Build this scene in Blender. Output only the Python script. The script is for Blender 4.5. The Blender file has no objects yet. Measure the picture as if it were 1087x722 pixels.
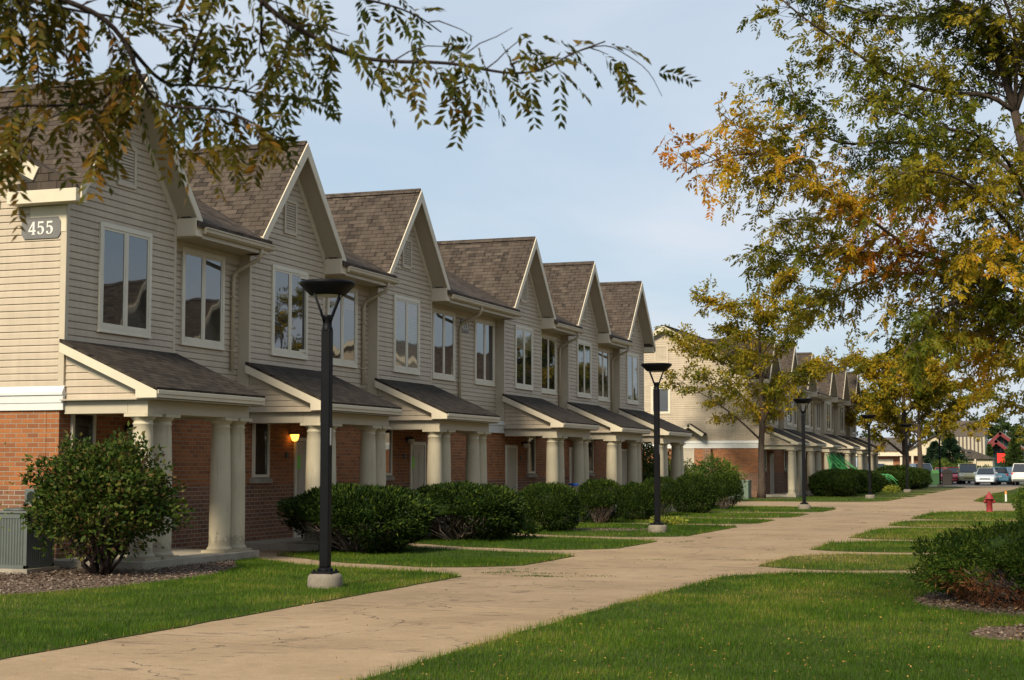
import bpy, math, random
import numpy as np
from mathutils import Vector, Matrix, noise as mnoise
R = math.radians
random.seed(7)
rng = np.random.default_rng(11)
scene = bpy.context.scene
COL = scene.collection

# ------------------------------------------------------------------ helpers
def tag(o, label=None, cat=None, group=None, kind=None):
    if label: o['label'] = label
    if cat: o['category'] = cat
    if group: o['group'] = group
    if kind: o['kind'] = kind
    return o

def empty(name, loc=(0, 0, 0), rz=0.0, label=None, cat=None, group=None):
    o = bpy.data.objects.new(name, None)
    o.empty_display_size = 0.3
    COL.objects.link(o)
    o.location = loc
    o.rotation_euler = (0, 0, rz)
    return tag(o, label, cat, group)

def children(o):
    return [c for c in bpy.data.objects if c.parent is o]

def copy_tree(o, parent=None, skip=()):
    c = o.copy()
    COL.objects.link(c)
    c.parent = parent
    for ch in children(o):
        if ch.name.split('.')[0] in skip:
            continue
        copy_tree(ch, c, skip)
    return c

def link_mesh(name, me, mat, parent=None):
    if mat is not None and not me.materials:
        me.materials.append(mat)
    o = bpy.data.objects.new(name, me)
    COL.objects.link(o)
    if parent is not None:
        o.parent = parent
    return o

class MB:
    def __init__(s):
        s.v, s.f, s.sm = [], [], []
    def add(s, vs, fs, smooth=False):
        n = len(s.v)
        s.v += [tuple(p) for p in vs]
        for f in fs:
            s.f.append(tuple(i + n for i in f)); s.sm.append(smooth)
        return s
    def box(s, a, b):
        x0, y0, z0 = (min(a[i], b[i]) for i in range(3))
        x1, y1, z1 = (max(a[i], b[i]) for i in range(3))
        return s.add([(x0, y0, z0), (x1, y0, z0), (x1, y1, z0), (x0, y1, z0), (x0, y0, z1), (x1, y0, z1), (x1, y1, z1), (x0, y1, z1)],
                     [(0, 3, 2, 1), (4, 5, 6, 7), (0, 1, 5, 4), (1, 2, 6, 5), (2, 3, 7, 6), (3, 0, 4, 7)])
    def poly(s, pts):
        return s.add(pts, [tuple(range(len(pts)))])
    def prism(s, pts, ext):
        n = len(pts); e = Vector(ext)
        top = [tuple(Vector(p) + e) for p in pts]
        return s.add(list(pts) + top, [tuple(range(n))[::-1], tuple(range(n, 2 * n))] + [(i, (i + 1) % n, n + (i + 1) % n, n + i) for i in range(n)])
    def slab(s, p, t):
        """a quad p given a thickness t straight down"""
        return s.prism(p, (0, 0, -t))
    def beam(s, a, b, w, h):
        """bar from a to b, w wide across, h tall, hung below the line a-b"""
        a, b = Vector(a), Vector(b)
        d = (b - a).normalized()
        side = d.cross(Vector((0, 0, 1))).normalized() * w / 2
        up = side.cross(d).normalized() * h
        return s.add([a - side - up, a + side - up, a + side, a - side, b - side - up, b + side - up, b + side, b - side],
                     [(0, 1, 2, 3), (7, 6, 5, 4), (0, 4, 5, 1), (1, 5, 6, 2), (2, 6, 7, 3), (3, 7, 4, 0)])
    def tube(s, pts, rad, n=8, cap=True):
        pts = [Vector(p) for p in pts]
        if not hasattr(rad, '__len__'): rad = [rad] * len(pts)
        ref = Vector((0, 0, 1))
        d0 = (pts[-1] - pts[0])
        if d0.length < 1e-9 or abs(d0.normalized().z) > 0.9: ref = Vector((1, 0, 0))
        vs = []
        for i, p in enumerate(pts):
            d = (pts[min(i + 1, len(pts) - 1)] - pts[max(i - 1, 0)])
            d = d.normalized() if d.length > 1e-9 else Vector((0, 0, 1))
            a = d.cross(ref)
            if a.length < 1e-4: a = d.cross(Vector((0, 1, 0)))
            a.normalize(); b = d.cross(a)
            for k in range(n):
                t = 2 * math.pi * k / n
                vs.append(p + (a * math.cos(t) + b * math.sin(t)) * rad[i])
        fs = [(i * n + k, i * n + (k + 1) % n, (i + 1) * n + (k + 1) % n, (i + 1) * n + k) for i in range(len(pts) - 1) for k in range(n)]
        if cap:
            fs += [tuple(range(n))[::-1], tuple(range((len(pts) - 1) * n, len(pts) * n))]
        return s.add(vs, fs, True)
    def lathe(s, prof, c=(0, 0, 0), n=24, smooth=True, axis='z'):
        vs = []
        for r, z in prof:
            for k in range(n):
                t = 2 * math.pi * k / n
                a, b = r * math.cos(t), r * math.sin(t)
                q = (a, b, z) if axis == 'z' else ((z, a, b) if axis == 'x' else (a, z, b))
                vs.append((c[0] + q[0], c[1] + q[1], c[2] + q[2]))
        m = len(prof)
        fs = [(i * n + k, i * n + (k + 1) % n, (i + 1) * n + (k + 1) % n, (i + 1) * n + k) for i in range(m - 1) for k in range(n)]
        s.add(vs, fs, smooth)
        return s.add([vs[k] for k in range(n)] + [vs[(m - 1) * n + k] for k in range(n)], [tuple(range(n))[::-1], tuple(range(n, 2 * n))])
    def mesh(s, name, mat=None):
        me = bpy.data.meshes.new(name)
        me.from_pydata(s.v, [], s.f)
        uv = me.uv_layers.new(name='UVMap')
        data = np.zeros(len(me.loops) * 2, dtype=np.float32)
        for p in me.polygons:
            n = p.normal
            if abs(n.z) > 0.97:
                t, b = Vector((1, 0, 0)), Vector((0, 1, 0))
            else:
                t = Vector((0, 0, 1)).cross(n).normalized(); b = n.cross(t)
            for li in p.loop_indices:
                co = me.vertices[me.loops[li].vertex_index].co
                data[2 * li] = co.dot(t); data[2 * li + 1] = co.dot(b)
        uv.data.foreach_set('uv', data)
        me.polygons.foreach_set('use_smooth', s.sm)
        if mat: me.materials.append(mat)
        return me
    def build(s, name, mat, parent=None, bevel=0):
        o = link_mesh(name, s.mesh(name, mat), None, parent)
        if bevel:
            m = o.modifiers.new('edge', 'BEVEL'); m.width = bevel; m.segments = 2; m.limit_method = 'ANGLE'
        return o

def build_split(mb, name, mat, parent, key=None, bevel=0):
    """one object per connected piece (or per key of a piece's centre)"""
    par = list(range(len(mb.v)))
    def find(a):
        while par[a] != a: par[a] = par[par[a]]; a = par[a]
        return a
    for f in mb.f:
        r = find(f[0])
        for i in f[1:]: par[find(i)] = r
    grp = {}
    for f, sm in zip(mb.f, mb.sm): grp.setdefault(find(f[0]), []).append((f, sm))
    if key:
        g2 = {}
        for k, fs in grp.items():
            ids = {i for f, _ in fs for i in f}
            c = [sum(mb.v[i][a] for i in ids) / len(ids) for a in range(3)]
            g2.setdefault(key(c), []).extend(fs)
        grp = g2
    out = []
    for k in grp:
        ids = sorted({i for f, _ in grp[k] for i in f}); mp = {i: n for n, i in enumerate(ids)}
        m = MB(); m.v = [mb.v[i] for i in ids]; m.f = [tuple(mp[i] for i in f) for f, _ in grp[k]]; m.sm = [q for _, q in grp[k]]
        out.append((k, m.build(name, mat, parent, bevel)))
    return out

def np_mesh(name, V, F, mat, smooth=False, attr=None):
    """V (n,3), F (m,k) all faces with k corners; attr = per-vertex float named tint"""
    me = bpy.data.meshes.new(name)
    V = np.ascontiguousarray(V, dtype=np.float32); F = np.ascontiguousarray(F, dtype=np.int32)
    m, k = F.shape
    me.vertices.add(len(V)); me.vertices.foreach_set('co', V.ravel())
    me.loops.add(m * k); me.loops.foreach_set('vertex_index', F.ravel())
    me.polygons.add(m); me.polygons.foreach_set('loop_start', np.arange(0, m * k, k, dtype=np.int32))
    if smooth: me.polygons.foreach_set('use_smooth', np.ones(m, dtype=bool))
    if attr is not None:
        a = me.attributes.new('tint', 'FLOAT', 'POINT'); a.data.foreach_set('value', np.ascontiguousarray(attr, dtype=np.float32))
    me.update(calc_edges=True)
    if mat: me.materials.append(mat)
    return me

def unit(a):
    return a / np.maximum(np.linalg.norm(a, axis=-1, keepdims=True), 1e-9)

def leaf_arrays(P, D, S, L, W, bend=0.12):
    """four-cornered leaves: base P, direction D, side S, length L, width W"""
    D = unit(D); S = unit(S - D * (S * D).sum(1, keepdims=True)); N = np.cross(D, S)
    L = L[:, None]; W = W[:, None]
    a = P; b = P + D * L * .45 + S * W * .5 + N * L * bend * .3
    c = P + D * L; d = P + D * L * .45 - S * W * .5 + N * L * bend * .3
    n = len(P)
    V = np.stack([a, b, c, d], 1).reshape(-1, 3)
    F = np.arange(4 * n).reshape(n, 4)
    return V, F

# ------------------------------------------------------------------ materials
class NT:
    def __init__(s, name):
        s.m = bpy.data.materials.new(name); s.m.use_nodes = True
        s.t = s.m.node_tree; s.t.nodes.clear()
        s.out = s.n('ShaderNodeOutputMaterial')
    def n(s, typ, **kw):
        nd = s.t.nodes.new(typ)
        for k, v in kw.items():
            if k.startswith('i_'):
                nm = k[2:]
                key = int(nm) if nm.isdigit() else nm.replace('_', ' ')
                s.set(nd.inputs[key], v)
            else: setattr(nd, k, v)
        return nd
    def set(s, sock, v):
        if isinstance(v, bpy.types.NodeSocket): s.t.links.new(v, sock)
        else:
            if hasattr(sock.default_value, '__len__') and hasattr(v, '__len__') and len(v) == 3 and len(sock.default_value) == 4: v = (*v, 1)
            sock.default_value = v
    def ramp(s, fac, stops, interp='LINEAR'):
        r = s.n('ShaderNodeValToRGB'); s.set(r.inputs[0], fac)
        cr = r.color_ramp; cr.interpolation = interp
        while len(cr.elements) < len(stops): cr.elements.new(0.5)
        for e, (p, c) in zip(cr.elements, stops):
            e.position = p; e.color = (*c, 1) if len(c) == 3 else c
        return r.outputs[0]
    def noise(s, scale, vec=None, detail=4, rough=.55, dist=0.0):
        nd = s.n('ShaderNodeTexNoise'); nd.inputs['Scale'].default_value = scale
        nd.inputs['Detail'].default_value = detail; nd.inputs['Roughness'].default_value = rough; nd.inputs['Distortion'].default_value = dist
        if vec is not None: s.set(nd.inputs['Vector'], vec)
        return nd.outputs['Fac']
    def pos(s, scale=(1, 1, 1), obj=False):
        src = s.n('ShaderNodeTexCoord').outputs['Object'] if obj else s.n('ShaderNodeNewGeometry').outputs['Position']
        mp = s.n('ShaderNodeMapping'); mp.inputs['Scale'].default_value = scale
        s.set(mp.inputs['Vector'], src); return mp.outputs[0]
    def uv(s, scale=(1, 1, 1)):
        mp = s.n('ShaderNodeMapping'); mp.inputs['Scale'].default_value = scale
        s.set(mp.inputs['Vector'], s.n('ShaderNodeTexCoord').outputs['UV']); return mp.outputs[0]
    def mix(s, fac, a, b, mode='MIX'):
        m = s.n('ShaderNodeMix', data_type='RGBA', blend_type=mode)
        s.set(m.inputs[0], fac); s.set(m.inputs[6], a); s.set(m.inputs[7], b); return m.outputs[2]
    def math(s, op, a, b=0.0):
        m = s.n('ShaderNodeMath', operation=op); s.set(m.inputs[0], a); s.set(m.inputs[1], b); return m.outputs[0]
    def bsdf(s, color, rough=.6, metal=0.0, bump=None, bump_d=.01, bump_s=1.0, ior=1.45, spec=.5, trans=None, coat=0.0):
        p = s.n('ShaderNodeBsdfPrincipled')
        s.set(p.inputs['Base Color'], color); s.set(p.inputs['Roughness'], rough); s.set(p.inputs['Metallic'], metal)
        s.set(p.inputs['IOR'], ior); s.set(p.inputs['Specular IOR Level'], spec); s.set(p.inputs['Coat Weight'], coat)
        if bump is not None:
            b = s.n('ShaderNodeBump'); b.inputs['Distance'].default_value = bump_d; b.inputs['Strength'].default_value = bump_s
            s.set(b.inputs['Height'], bump); s.set(p.inputs['Normal'], b.outputs[0])
        sh = p.outputs[0]
        if trans is not None:
            t = s.n('ShaderNodeBsdfTranslucent'); s.set(t.inputs['Color'], color)
            mx = s.n('ShaderNodeMixShader'); mx.inputs[0].default_value = trans
            s.t.links.new(sh, mx.inputs[1]); s.t.links.new(t.outputs[0], mx.inputs[2]); sh = mx.outputs[0]
        s.t.links.new(sh, s.out.inputs['Surface'])
        return s.m

def plain(name, c, rough=.55, var=.12, scale=6.0, metal=0.0, bump=0.0, spec=.5, coat=0.0):
    t = NT(name)
    nz = t.noise(scale, t.pos(obj=True), 6, .6)
    hi = tuple(min(1, x * (1 + var)) for x in c); lo = tuple(x * (1 - var) for x in c)
    col = t.ramp(nz, [(.3, lo), (.7, hi)])
    rg = t.math('ADD', t.math('MULTIPLY', t.noise(scale * 3, t.pos(obj=True)), .25), rough - .12)
    return t.bsdf(col, rg, metal, bump=t.noise(scale * 12, t.pos(obj=True)) if bump else None, bump_d=bump, spec=spec, coat=coat)

def foliage(name, stops, trans=.35, rough=.55, tint=False, amount=.35):
    """leaf colours, each leaf its own; tint = the mesh's attribute shifts it along the ramp"""
    t = NT(name)
    r = t.n('ShaderNodeNewGeometry').outputs['Random Per Island']
    big = t.noise(.9, t.pos(), 2)
    f = t.math('ADD', t.math('MULTIPLY', r, amount), t.math('MULTIPLY', big, 1 - amount))
    if tint:
        a = t.n('ShaderNodeAttribute'); a.attribute_name = 'tint'
        f = t.math('ADD', t.math('MULTIPLY', f, .45), a.outputs['Fac'])
    return t.bsdf(t.ramp(f, stops), rough, trans=trans, spec=.12)

M = {}
def mk_siding(name, c):
    t = NT(name)
    n1 = t.noise(1.3, t.pos(scale=(1, 1, 3), obj=True), 5, .6)
    st = t.noise(3.0, t.pos(scale=(3, 3, .25), obj=True), 3)           # faint rain streaks
    f = t.math('ADD', t.math('MULTIPLY', n1, .6), t.math('MULTIPLY', st, .4))
    col = t.ramp(f, [(.3, tuple(x * .84 for x in c)), (.65, tuple(x * 1.08 for x in c))])
    grain = t.noise(9, t.pos(scale=(1.5, 1.5, 30), obj=True), 3)
    return t.bsdf(col, .5, bump=grain, bump_d=.0015, spec=.35)
M['siding'] = mk_siding('vinyl_siding', (.455, .378, .285))
M['trim'] = plain('trim_paint', (.54, .47, .35), .5, .06, 2.0)
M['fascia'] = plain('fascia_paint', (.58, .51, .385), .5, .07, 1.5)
M['flash'] = plain('white_flashing', (.60, .60, .58), .4, .05, 2)
M['corner'] = plain('corner_board', (.46, .39, .29), .5, .05, 2)
M['gutter'] = plain('tan_gutter', (.43, .36, .25), .4, .08, 2)
def mk_column():
    t = NT('column_paint'); P = t.pos(obj=True)
    sx = t.n('ShaderNodeSeparateXYZ'); t.set(sx.inputs[0], P)
    col = t.ramp(t.noise(1.5, P, 5, .6), [(.3, (.45, .395, .28)), (.7, (.53, .465, .335))])
    st = t.noise(4.0, t.pos(scale=(4, 4, .35), obj=True), 4, .6)
    col = t.mix(t.ramp(st, [(.56, (0, 0, 0)), (.72, (.4, .4, .4))]), col, (.26, .225, .16))
    spl = t.math('LESS_THAN', t.math('ADD', sx.outputs[2], t.math('MULTIPLY', t.noise(9, P, 5, .7), -.75)), .02)
    col = t.mix(t.math('MULTIPLY', spl, .45), col, (.17, .14, .10))
    return t.bsdf(col, .6, bump=t.noise(20, P), bump_d=.002, spec=.3)
M['column'] = mk_column(); M['column_plain'] = plain('column_plain', (.50, .44, .315), .55, .08, 1.2, bump=.002)
M['beam'] = plain('beam_paint', (.44, .385, .29), .55, .06, 1.5)
M['winframe'] = plain('window_frame', (.60, .55, .44), .4, .05, 3)
M['vent'] = plain('vent_paint', (.47, .40, .30), .5, .05, 3)
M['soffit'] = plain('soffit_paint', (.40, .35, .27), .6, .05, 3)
M['door'] = plain('door_paint', (.40, .35, .28), .45, .06, 2)
M['dark'] = plain('dark_metal', (.015, .015, .016), .5, .2, 5)

def mk_brick(name, c1, c2, c3, mortar):
    t = NT(name)
    b = t.n('ShaderNodeTexBrick'); t.set(b.inputs['Vector'], t.uv())
    b.inputs['Scale'].default_value = 1; b.inputs['Brick Width'].default_value = .225; b.inputs['Row Height'].default_value = .08
    b.inputs['Mortar Size'].default_value = .0075; b.inputs['Mortar Smooth'].default_value = .3; b.inputs['Bias'].default_value = 0
    t.set(b.inputs['Color1'], c1); t.set(b.inputs['Color2'], c2); t.set(b.inputs['Mortar'], mortar)
    # whole bricks that were fired darker: a second brick grid on the same joints
    b2 = t.n('ShaderNodeTexBrick'); t.set(b2.inputs['Vector'], t.uv())
    for k, v in (('Scale', 1), ('Brick Width', .225), ('Row Height', .08), ('Mortar Size', .0075), ('Bias', -.35)): b2.inputs[k].default_value = v
    b2.offset = .5; b2.squash = 1
    t.set(b2.inputs['Color1'], (0, 0, 0)); t.set(b2.inputs['Color2'], (1, 1, 1)); t.set(b2.inputs['Mortar'], (0, 0, 0))
    col = t.mix(t.math('MULTIPLY', b2.outputs['Color'], .55), b.outputs['Color'], c3)
    gr = t.noise(40, t.uv(), 4)
    col = t.mix(.28, col, t.ramp(gr, [(.3, (.25, .25, .25)), (.7, (1, 1, 1))]), 'MULTIPLY')
    lg = t.noise(.8, t.uv(), 3)
    col = t.mix(.35, col, t.ramp(lg, [(.3, (.6, .6, .6)), (.7, (1, 1, 1))]), 'MULTIPLY')
    h = t.math('ADD', t.math('MULTIPLY', b.outputs['Fac'], -1.0), t.math('MULTIPLY', gr, .25))
    return t.bsdf(col, .85, bump=h, bump_d=.008, spec=.2)
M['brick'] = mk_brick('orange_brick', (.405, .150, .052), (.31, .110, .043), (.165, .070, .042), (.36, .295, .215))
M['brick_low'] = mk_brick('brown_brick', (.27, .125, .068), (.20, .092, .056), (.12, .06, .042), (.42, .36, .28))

def mk_shingle(name, c1, c2, c3):
    t = NT(name)
    b = t.n('ShaderNodeTexBrick'); t.set(b.inputs['Vector'], t.uv())
    for k, v in (('Scale', 1), ('Brick Width', .31), ('Row Height', .14), ('Mortar Size', .009), ('Mortar Smooth', .4), ('Bias', 0)): b.inputs[k].default_value = v
    t.set(b.inputs['Color1'], c1); t.set(b.inputs['Color2'], c2); t.set(b.inputs['Mortar'], tuple(x * .2 for x in c2))  # near-black gaps paint the shadow lines between shingles into the colour
    b2 = t.n('ShaderNodeTexBrick'); t.set(b2.inputs['Vector'], t.uv())
    for k, v in (('Scale', 1), ('Brick Width', .19), ('Row Height', .14), ('Mortar Size', 0), ('Bias', -.3)): b2.inputs[k].default_value = v
    t.set(b2.inputs['Color1'], (0, 0, 0)); t.set(b2.inputs['Color2'], (1, 1, 1)); t.set(b2.inputs['Mortar'], (0, 0, 0))
    col = t.mix(t.math('MULTIPLY', b2.outputs['Color'], .8), b.outputs['Color'], c3)
    sp = t.noise(120, t.uv(), 2)
    col = t.mix(.5, col, t.ramp(sp, [(.3, (.55, .55, .55)), (.7, (1.3, 1.3, 1.3))]), 'MULTIPLY')
    wx = t.noise(.7, t.uv(scale=(1, .4, 1)), 3)
    col = t.mix(.4, col, t.ramp(wx, [(.3, (.7, .7, .7)), (.7, (1.1, 1.1, 1.1))]), 'MULTIPLY')
    # each course is thicker at its lower edge
    sx = t.n('ShaderNodeSeparateXYZ'); t.set(sx.inputs[0], t.uv())
    saw = t.math('SUBTRACT', 1.0, t.math('FRACT', t.math('DIVIDE', sx.outputs[1], .14)))
    h = t.math('ADD', saw, t.math('ADD', t.math('MULTIPLY', b2.outputs['Color'], .35), t.math('MULTIPLY', b.outputs['Fac'], -.6)))
    return t.bsdf(col, .9, bump=h, bump_d=.012, spec=.15)
M['shingle'] = mk_shingle('brown_shingles', (.082, .063, .050), (.043, .034, .028), (.128, .101, .080))
M['shingle_dark'] = mk_shingle('charcoal_brown_shingles', (.050, .040, .032), (.032, .026, .021), (.078, .063, .050))

def mk_glass():
    t = NT('window_glass')
    wav = t.noise(.9, t.pos(), 1)
    return t.bsdf((.012, .014, .016), .02, bump=wav, bump_d=.012, bump_s=.5, ior=2.1, spec=.6)
M['glass'] = mk_glass()
def mk_blind():
    t = NT('glass_over_blinds')
    sx = t.n('ShaderNodeSeparateXYZ'); t.set(sx.inputs[0], t.uv())
    f = t.math('FRACT', t.math('DIVIDE', sx.outputs[1], .045))
    col = t.ramp(f, [(.15, (.055, .05, .042)), (.3, (.15, .135, .105)), (.8, (.19, .17, .135))])
    return t.bsdf(col, .03, bump=t.noise(.9, t.pos(), 1), bump_d=.012, bump_s=.5, ior=2.0, spec=.6)
M['blind'] = mk_blind()
def mk_conc(name, c, sc=3.0):
    t = NT(name)
    a = t.noise(sc, t.pos(), 6, .65); b = t.noise(60, t.pos(), 2)
    col = t.ramp(a, [(.25, tuple(x * .68 for x in c)), (.55, c), (.8, tuple(x * 1.12 for x in c))])
    col = t.mix(.35, col, t.ramp(b, [(.35, (.6, .6, .6)), (.65, (1.15, 1.15, 1.15))]), 'MULTIPLY')
    return t.bsdf(col, .9, bump=b, bump_d=.003, spec=.2)
M['concrete'] = mk_conc('grey_concrete', (.34, .30, .24))
M['footing'] = mk_conc('footing_concrete', (.22, .19, .15), 7)

def mk_path():
    t = NT('walkway_paving')
    P = t.pos()
    a = t.noise(.55, P, 6, .6); fine = t.noise(70, P, 3); mid = t.noise(5, P, 5, .7)
    col = t.ramp(a, [(.28, (.27, .19, .115)), (.5, (.345, .245, .15)), (.75, (.40, .29, .185))])
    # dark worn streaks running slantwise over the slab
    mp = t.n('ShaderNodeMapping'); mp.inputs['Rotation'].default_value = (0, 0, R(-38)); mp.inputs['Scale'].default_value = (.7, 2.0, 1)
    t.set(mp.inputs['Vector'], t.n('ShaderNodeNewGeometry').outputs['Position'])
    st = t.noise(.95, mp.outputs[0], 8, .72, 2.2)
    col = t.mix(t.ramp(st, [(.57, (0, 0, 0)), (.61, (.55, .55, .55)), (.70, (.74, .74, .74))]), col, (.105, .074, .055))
    mk = t.ramp(mid, [(.3, (.82, .82, .82)), (.7, (1.05, 1.05, 1.05))])
    col = t.mix(.8, col, mk, 'MULTIPLY')
    col = t.mix(.7, col, t.ramp(fine, [(.3, (.68, .68, .68)), (.7, (1.15, 1.15, 1.15))]), 'MULTIPLY')
    # thin cracks
    v = t.n('ShaderNodeTexVoronoi', feature='DISTANCE_TO_EDGE'); v.inputs['Scale'].default_value = .33
    wob = t.n('ShaderNodeVectorMath', operation='ADD')
    nz = t.n('ShaderNodeTexNoise'); nz.inputs['Scale'].default_value = 1.6; nz.inputs['Detail'].default_value = 6; t.set(nz.inputs['Vector'], P)
    sc = t.n('ShaderNodeVectorMath', operation='SCALE'); t.set(sc.inputs[0], nz.outputs['Color']); sc.inputs['Scale'].default_value = .9
    t.set(wob.inputs[0], P); t.set(wob.inputs[1], sc.outputs[0]); t.set(v.inputs['Vector'], wob.outputs[0])
    cr = t.math('MULTIPLY', t.math('LESS_THAN', v.outputs['Distance'], .0026), t.math('GREATER_THAN', t.noise(.35, P, 2), .44))
    col = t.mix(t.math('MULTIPLY', cr, .75), col, (.05, .04, .033))
    sx = t.n('ShaderNodeSeparateXYZ'); t.set(sx.inputs[0], P)
    yj = t.math('ADD', sx.outputs[1], t.math('MULTIPLY', t.noise(.6, P, 2), .25))
    jt = t.math('MULTIPLY', t.math('LESS_THAN', t.math('FRACT', t.math('DIVIDE', yj, 4.6)), .0045), t.math('GREATER_THAN', t.noise(1.1, P, 3), .42))
    col = t.mix(t.math('MULTIPLY', jt, .7), col, (.11, .085, .066))
    pf = t.math('FLOOR', t.math('DIVIDE', yj, 4.6)); wn = t.n('ShaderNodeTexWhiteNoise', noise_dimensions='1D'); t.set(wn.inputs['W'], pf)
    col = t.mix(.5, col, t.ramp(wn.outputs[0], [(0, (.82, .83, .86)), (1, (1.06, 1.05, 1.02))]), 'MULTIPLY')     # slabs poured at different times
    cr = t.math('MAXIMUM', cr, jt)
    h = t.math('SUBTRACT', t.math('ADD', fine, t.math('MULTIPLY', mid, .6)), t.math('MULTIPLY', cr, 2))
    return t.bsdf(col, .92, bump=h, bump_d=.004, spec=.2)
M['path'] = mk_path()
def mk_ground(name, stops, sc=1.2):
    t = NT(name)
    f = t.math('ADD', t.math('MULTIPLY', t.noise(sc, t.pos(), 6, .7), .6), t.math('MULTIPLY', t.noise(35, t.pos(), 3), .4))
    return t.bsdf(t.ramp(f, stops), .95, bump=t.noise(50, t.pos(), 3), bump_d=.02, spec=.1)
M['soil_grass'] = mk_ground('lawn_ground', [(.3, (.030, .040, .012)), (.5, (.048, .068, .015)), (.7, (.085, .088, .025))])
M['mulch'] = mk_ground('mulch_ground', [(.3, (.07, .045, .032)), (.5, (.14, .10, .075)), (.7, (.24, .18, .14))], 6)
M['asphalt'] = mk_conc('lot_asphalt', (.13, .12, .11), 1.0)
M['grass'] = foliage('grass_blades', [(.2, (.034, .076, .005)), (.42, (.066, .132, .008)), (.6, (.115, .165, .012)), (.78, (.20, .175, .035)), (.95, (.33, .26, .10))], .3, .5, tint=True)
M['yew'] = foliage('yew_needles', [(.22, (.007, .017, .0035)), (.5, (.017, .037, .006)), (.68, (.040, .066, .009)), (.85, (.10, .135, .018))], .2, .55, amount=.62)
M['juniper'] = foliage('juniper_sprays', [(.22, (.016, .040, .005)), (.5, (.042, .080, .009)), (.75, (.115, .150, .018))], .2, .6, amount=.55)
M['dead'] = foliage('dead_juniper', [(.2, (.09, .032, .014)), (.5, (.17, .062, .024)), (.8, (.24, .12, .06))], .1, .7)
M['burning'] = foliage('shrub_leaves', [(.15, (.016, .036, .007)), (.45, (.040, .070, .010)), (.70, (.080, .105, .016)), (.90, (.14, .065, .035))], .25, .5, amount=.7)
M['bright'] = foliage('bright_shrub', [(.2, (.025, .055, .010)), (.5, (.06, .105, .016)), (.8, (.16, .17, .025))], .3, .55)
M['lime'] = foliage('lime_perennial', [(.2, (.14, .18, .02)), (.8, (.34, .34, .05))], .3, .55)
M['locust'] = foliage('locust_leaves', [(.12, (.032, .052, .007)), (.32, (.082, .104, .010)), (.50, (.20, .165, .012)), (.68, (.40, .26, .014)), (.88, (.44, .15, .014))], .4, .5, tint=True)
M['nearleaf'] = foliage('backlit_bronze_leaves', [(.14, (.022, .034, .006)), (.34, (.055, .062, .008)), (.50, (.110, .085, .010)), (.66, (.24, .11, .014)), (.85, (.36, .12, .02))], .4, .5, tint=True)  # bronze leaves, their colour darkened to carry a backlit look
M['evergreen'] = foliage('conifer_needles', [(.2, (.008, .022, .010)), (.8, (.026, .052, .022))], .15, .6)
M['pine'] = foliage('pale_conifer_needles', [(.2, (.03, .055, .012)), (.8, (.085, .12, .03))], .2, .6)
M['fargreen'] = foliage('far_leaves', [(.2, (.018, .038, .010)), (.8, (.055, .080, .018))], .25, .6)
M['fallen'] = foliage('fallen_leaf', [(.2, (.11, .05, .02)), (.5, (.24, .12, .03)), (.8, (.40, .24, .06))], .1, .7, amount=.8)
M['chips'] = foliage('bark_chips', [(.2, (.06, .035, .024)), (.5, (.13, .088, .066)), (.8, (.25, .195, .16))], .0, .8, amount=.85)
def mk_bark(name, c):
    t = NT(name)
    f = t.noise(9, t.pos(scale=(2.5, 2.5, .5)), 6, .7)
    return t.bsdf(t.ramp(f, [(.3, tuple(x * .5 for x in c)), (.7, tuple(x * 1.4 for x in c))]), .9, bump=f, bump_d=.02, spec=.15)
M['bark'] = mk_bark('grey_brown_bark', (.075, .055, .042))
M['twig'] = mk_bark('dark_twig', (.045, .032, .027))
M['deadwood'] = mk_bark('bare_stem', (.27, .21, .175))
M['lamp'] = plain('black_paint', (.004, .0045, .006), .5, .25, 4, spec=.14)
M['lens'] = plain('lamp_lens', (.45, .45, .43), .3, .05, 4)
M['tarmac_line'] = plain('line_paint', (.7, .68, .6), .7, .1, 6)
M['cablack'] = plain('tyre_rubber', (.012, .012, .012), .8, .2, 8)
M['rim'] = plain('alloy_rim', (.45, .45, .46), .35, .1, 8, metal=.8)
M['chrome'] = plain('chrome_trim', (.6, .6, .6), .2, .05, 8, metal=1)
M['carglass'] = NT('car_glass').bsdf((.015, .02, .024), .05, ior=1.7, spec=.6)
M['taillight'] = plain('red_lens', (.55, .02, .015), .2, .1, 8)
M['headlight'] = plain('clear_lens', (.75, .75, .73), .15, .05, 8)
M['plate'] = plain('number_plate', (.62, .66, .72), .5, .05, 8)
M['signgrey'] = plain('sign_grey', (.145, .14, .135), .5, .08, 6)
M['signwhite'] = plain('sign_white', (.70, .68, .62), .5, .05, 6)
M['greenpaper'] = plain('green_paper', (.22, .62, .06), .6, .1, 6)
def emis(name, c, e):
    t = NT(name); m = t.bsdf(c, .4)
    p = [n for n in t.t.nodes if n.type == 'BSDF_PRINCIPLED'][0]
    p.inputs['Emission Color'].default_value = (*c, 1); p.inputs['Emission Strength'].default_value = e
    return m
M['lit'] = emis('lit_lamp_glass', (1.0, .42, .05), 3.2)
M['unlit'] = plain('unlit_lamp_glass', (.55, .52, .45), .3, .05, 6)
M['redsign'] = emis('red_emissive_sign', (.9, .015, .01), .9)  # red panel with a weak emission of its own

# ------------------------------------------------------------------ camera
cam_d = bpy.data.cameras.new('camera'); cam = bpy.data.objects.new('camera', cam_d); COL.objects.link(cam)
cam.location = (0, 0, 1.7); cam.rotation_euler = (R(90 + 4.4734), 0, R(19.5197))
cam_d.sensor_width = 36; cam_d.sensor_fit = 'HORIZONTAL'; cam_d.lens = 1700 * 36 / 1087
cam_d.clip_start = .1; cam_d.clip_end = 4000
cam_d.dof.use_dof = True; cam_d.dof.focus_distance = 30; cam_d.dof.aperture_fstop = 9
scene.camera = cam

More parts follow.
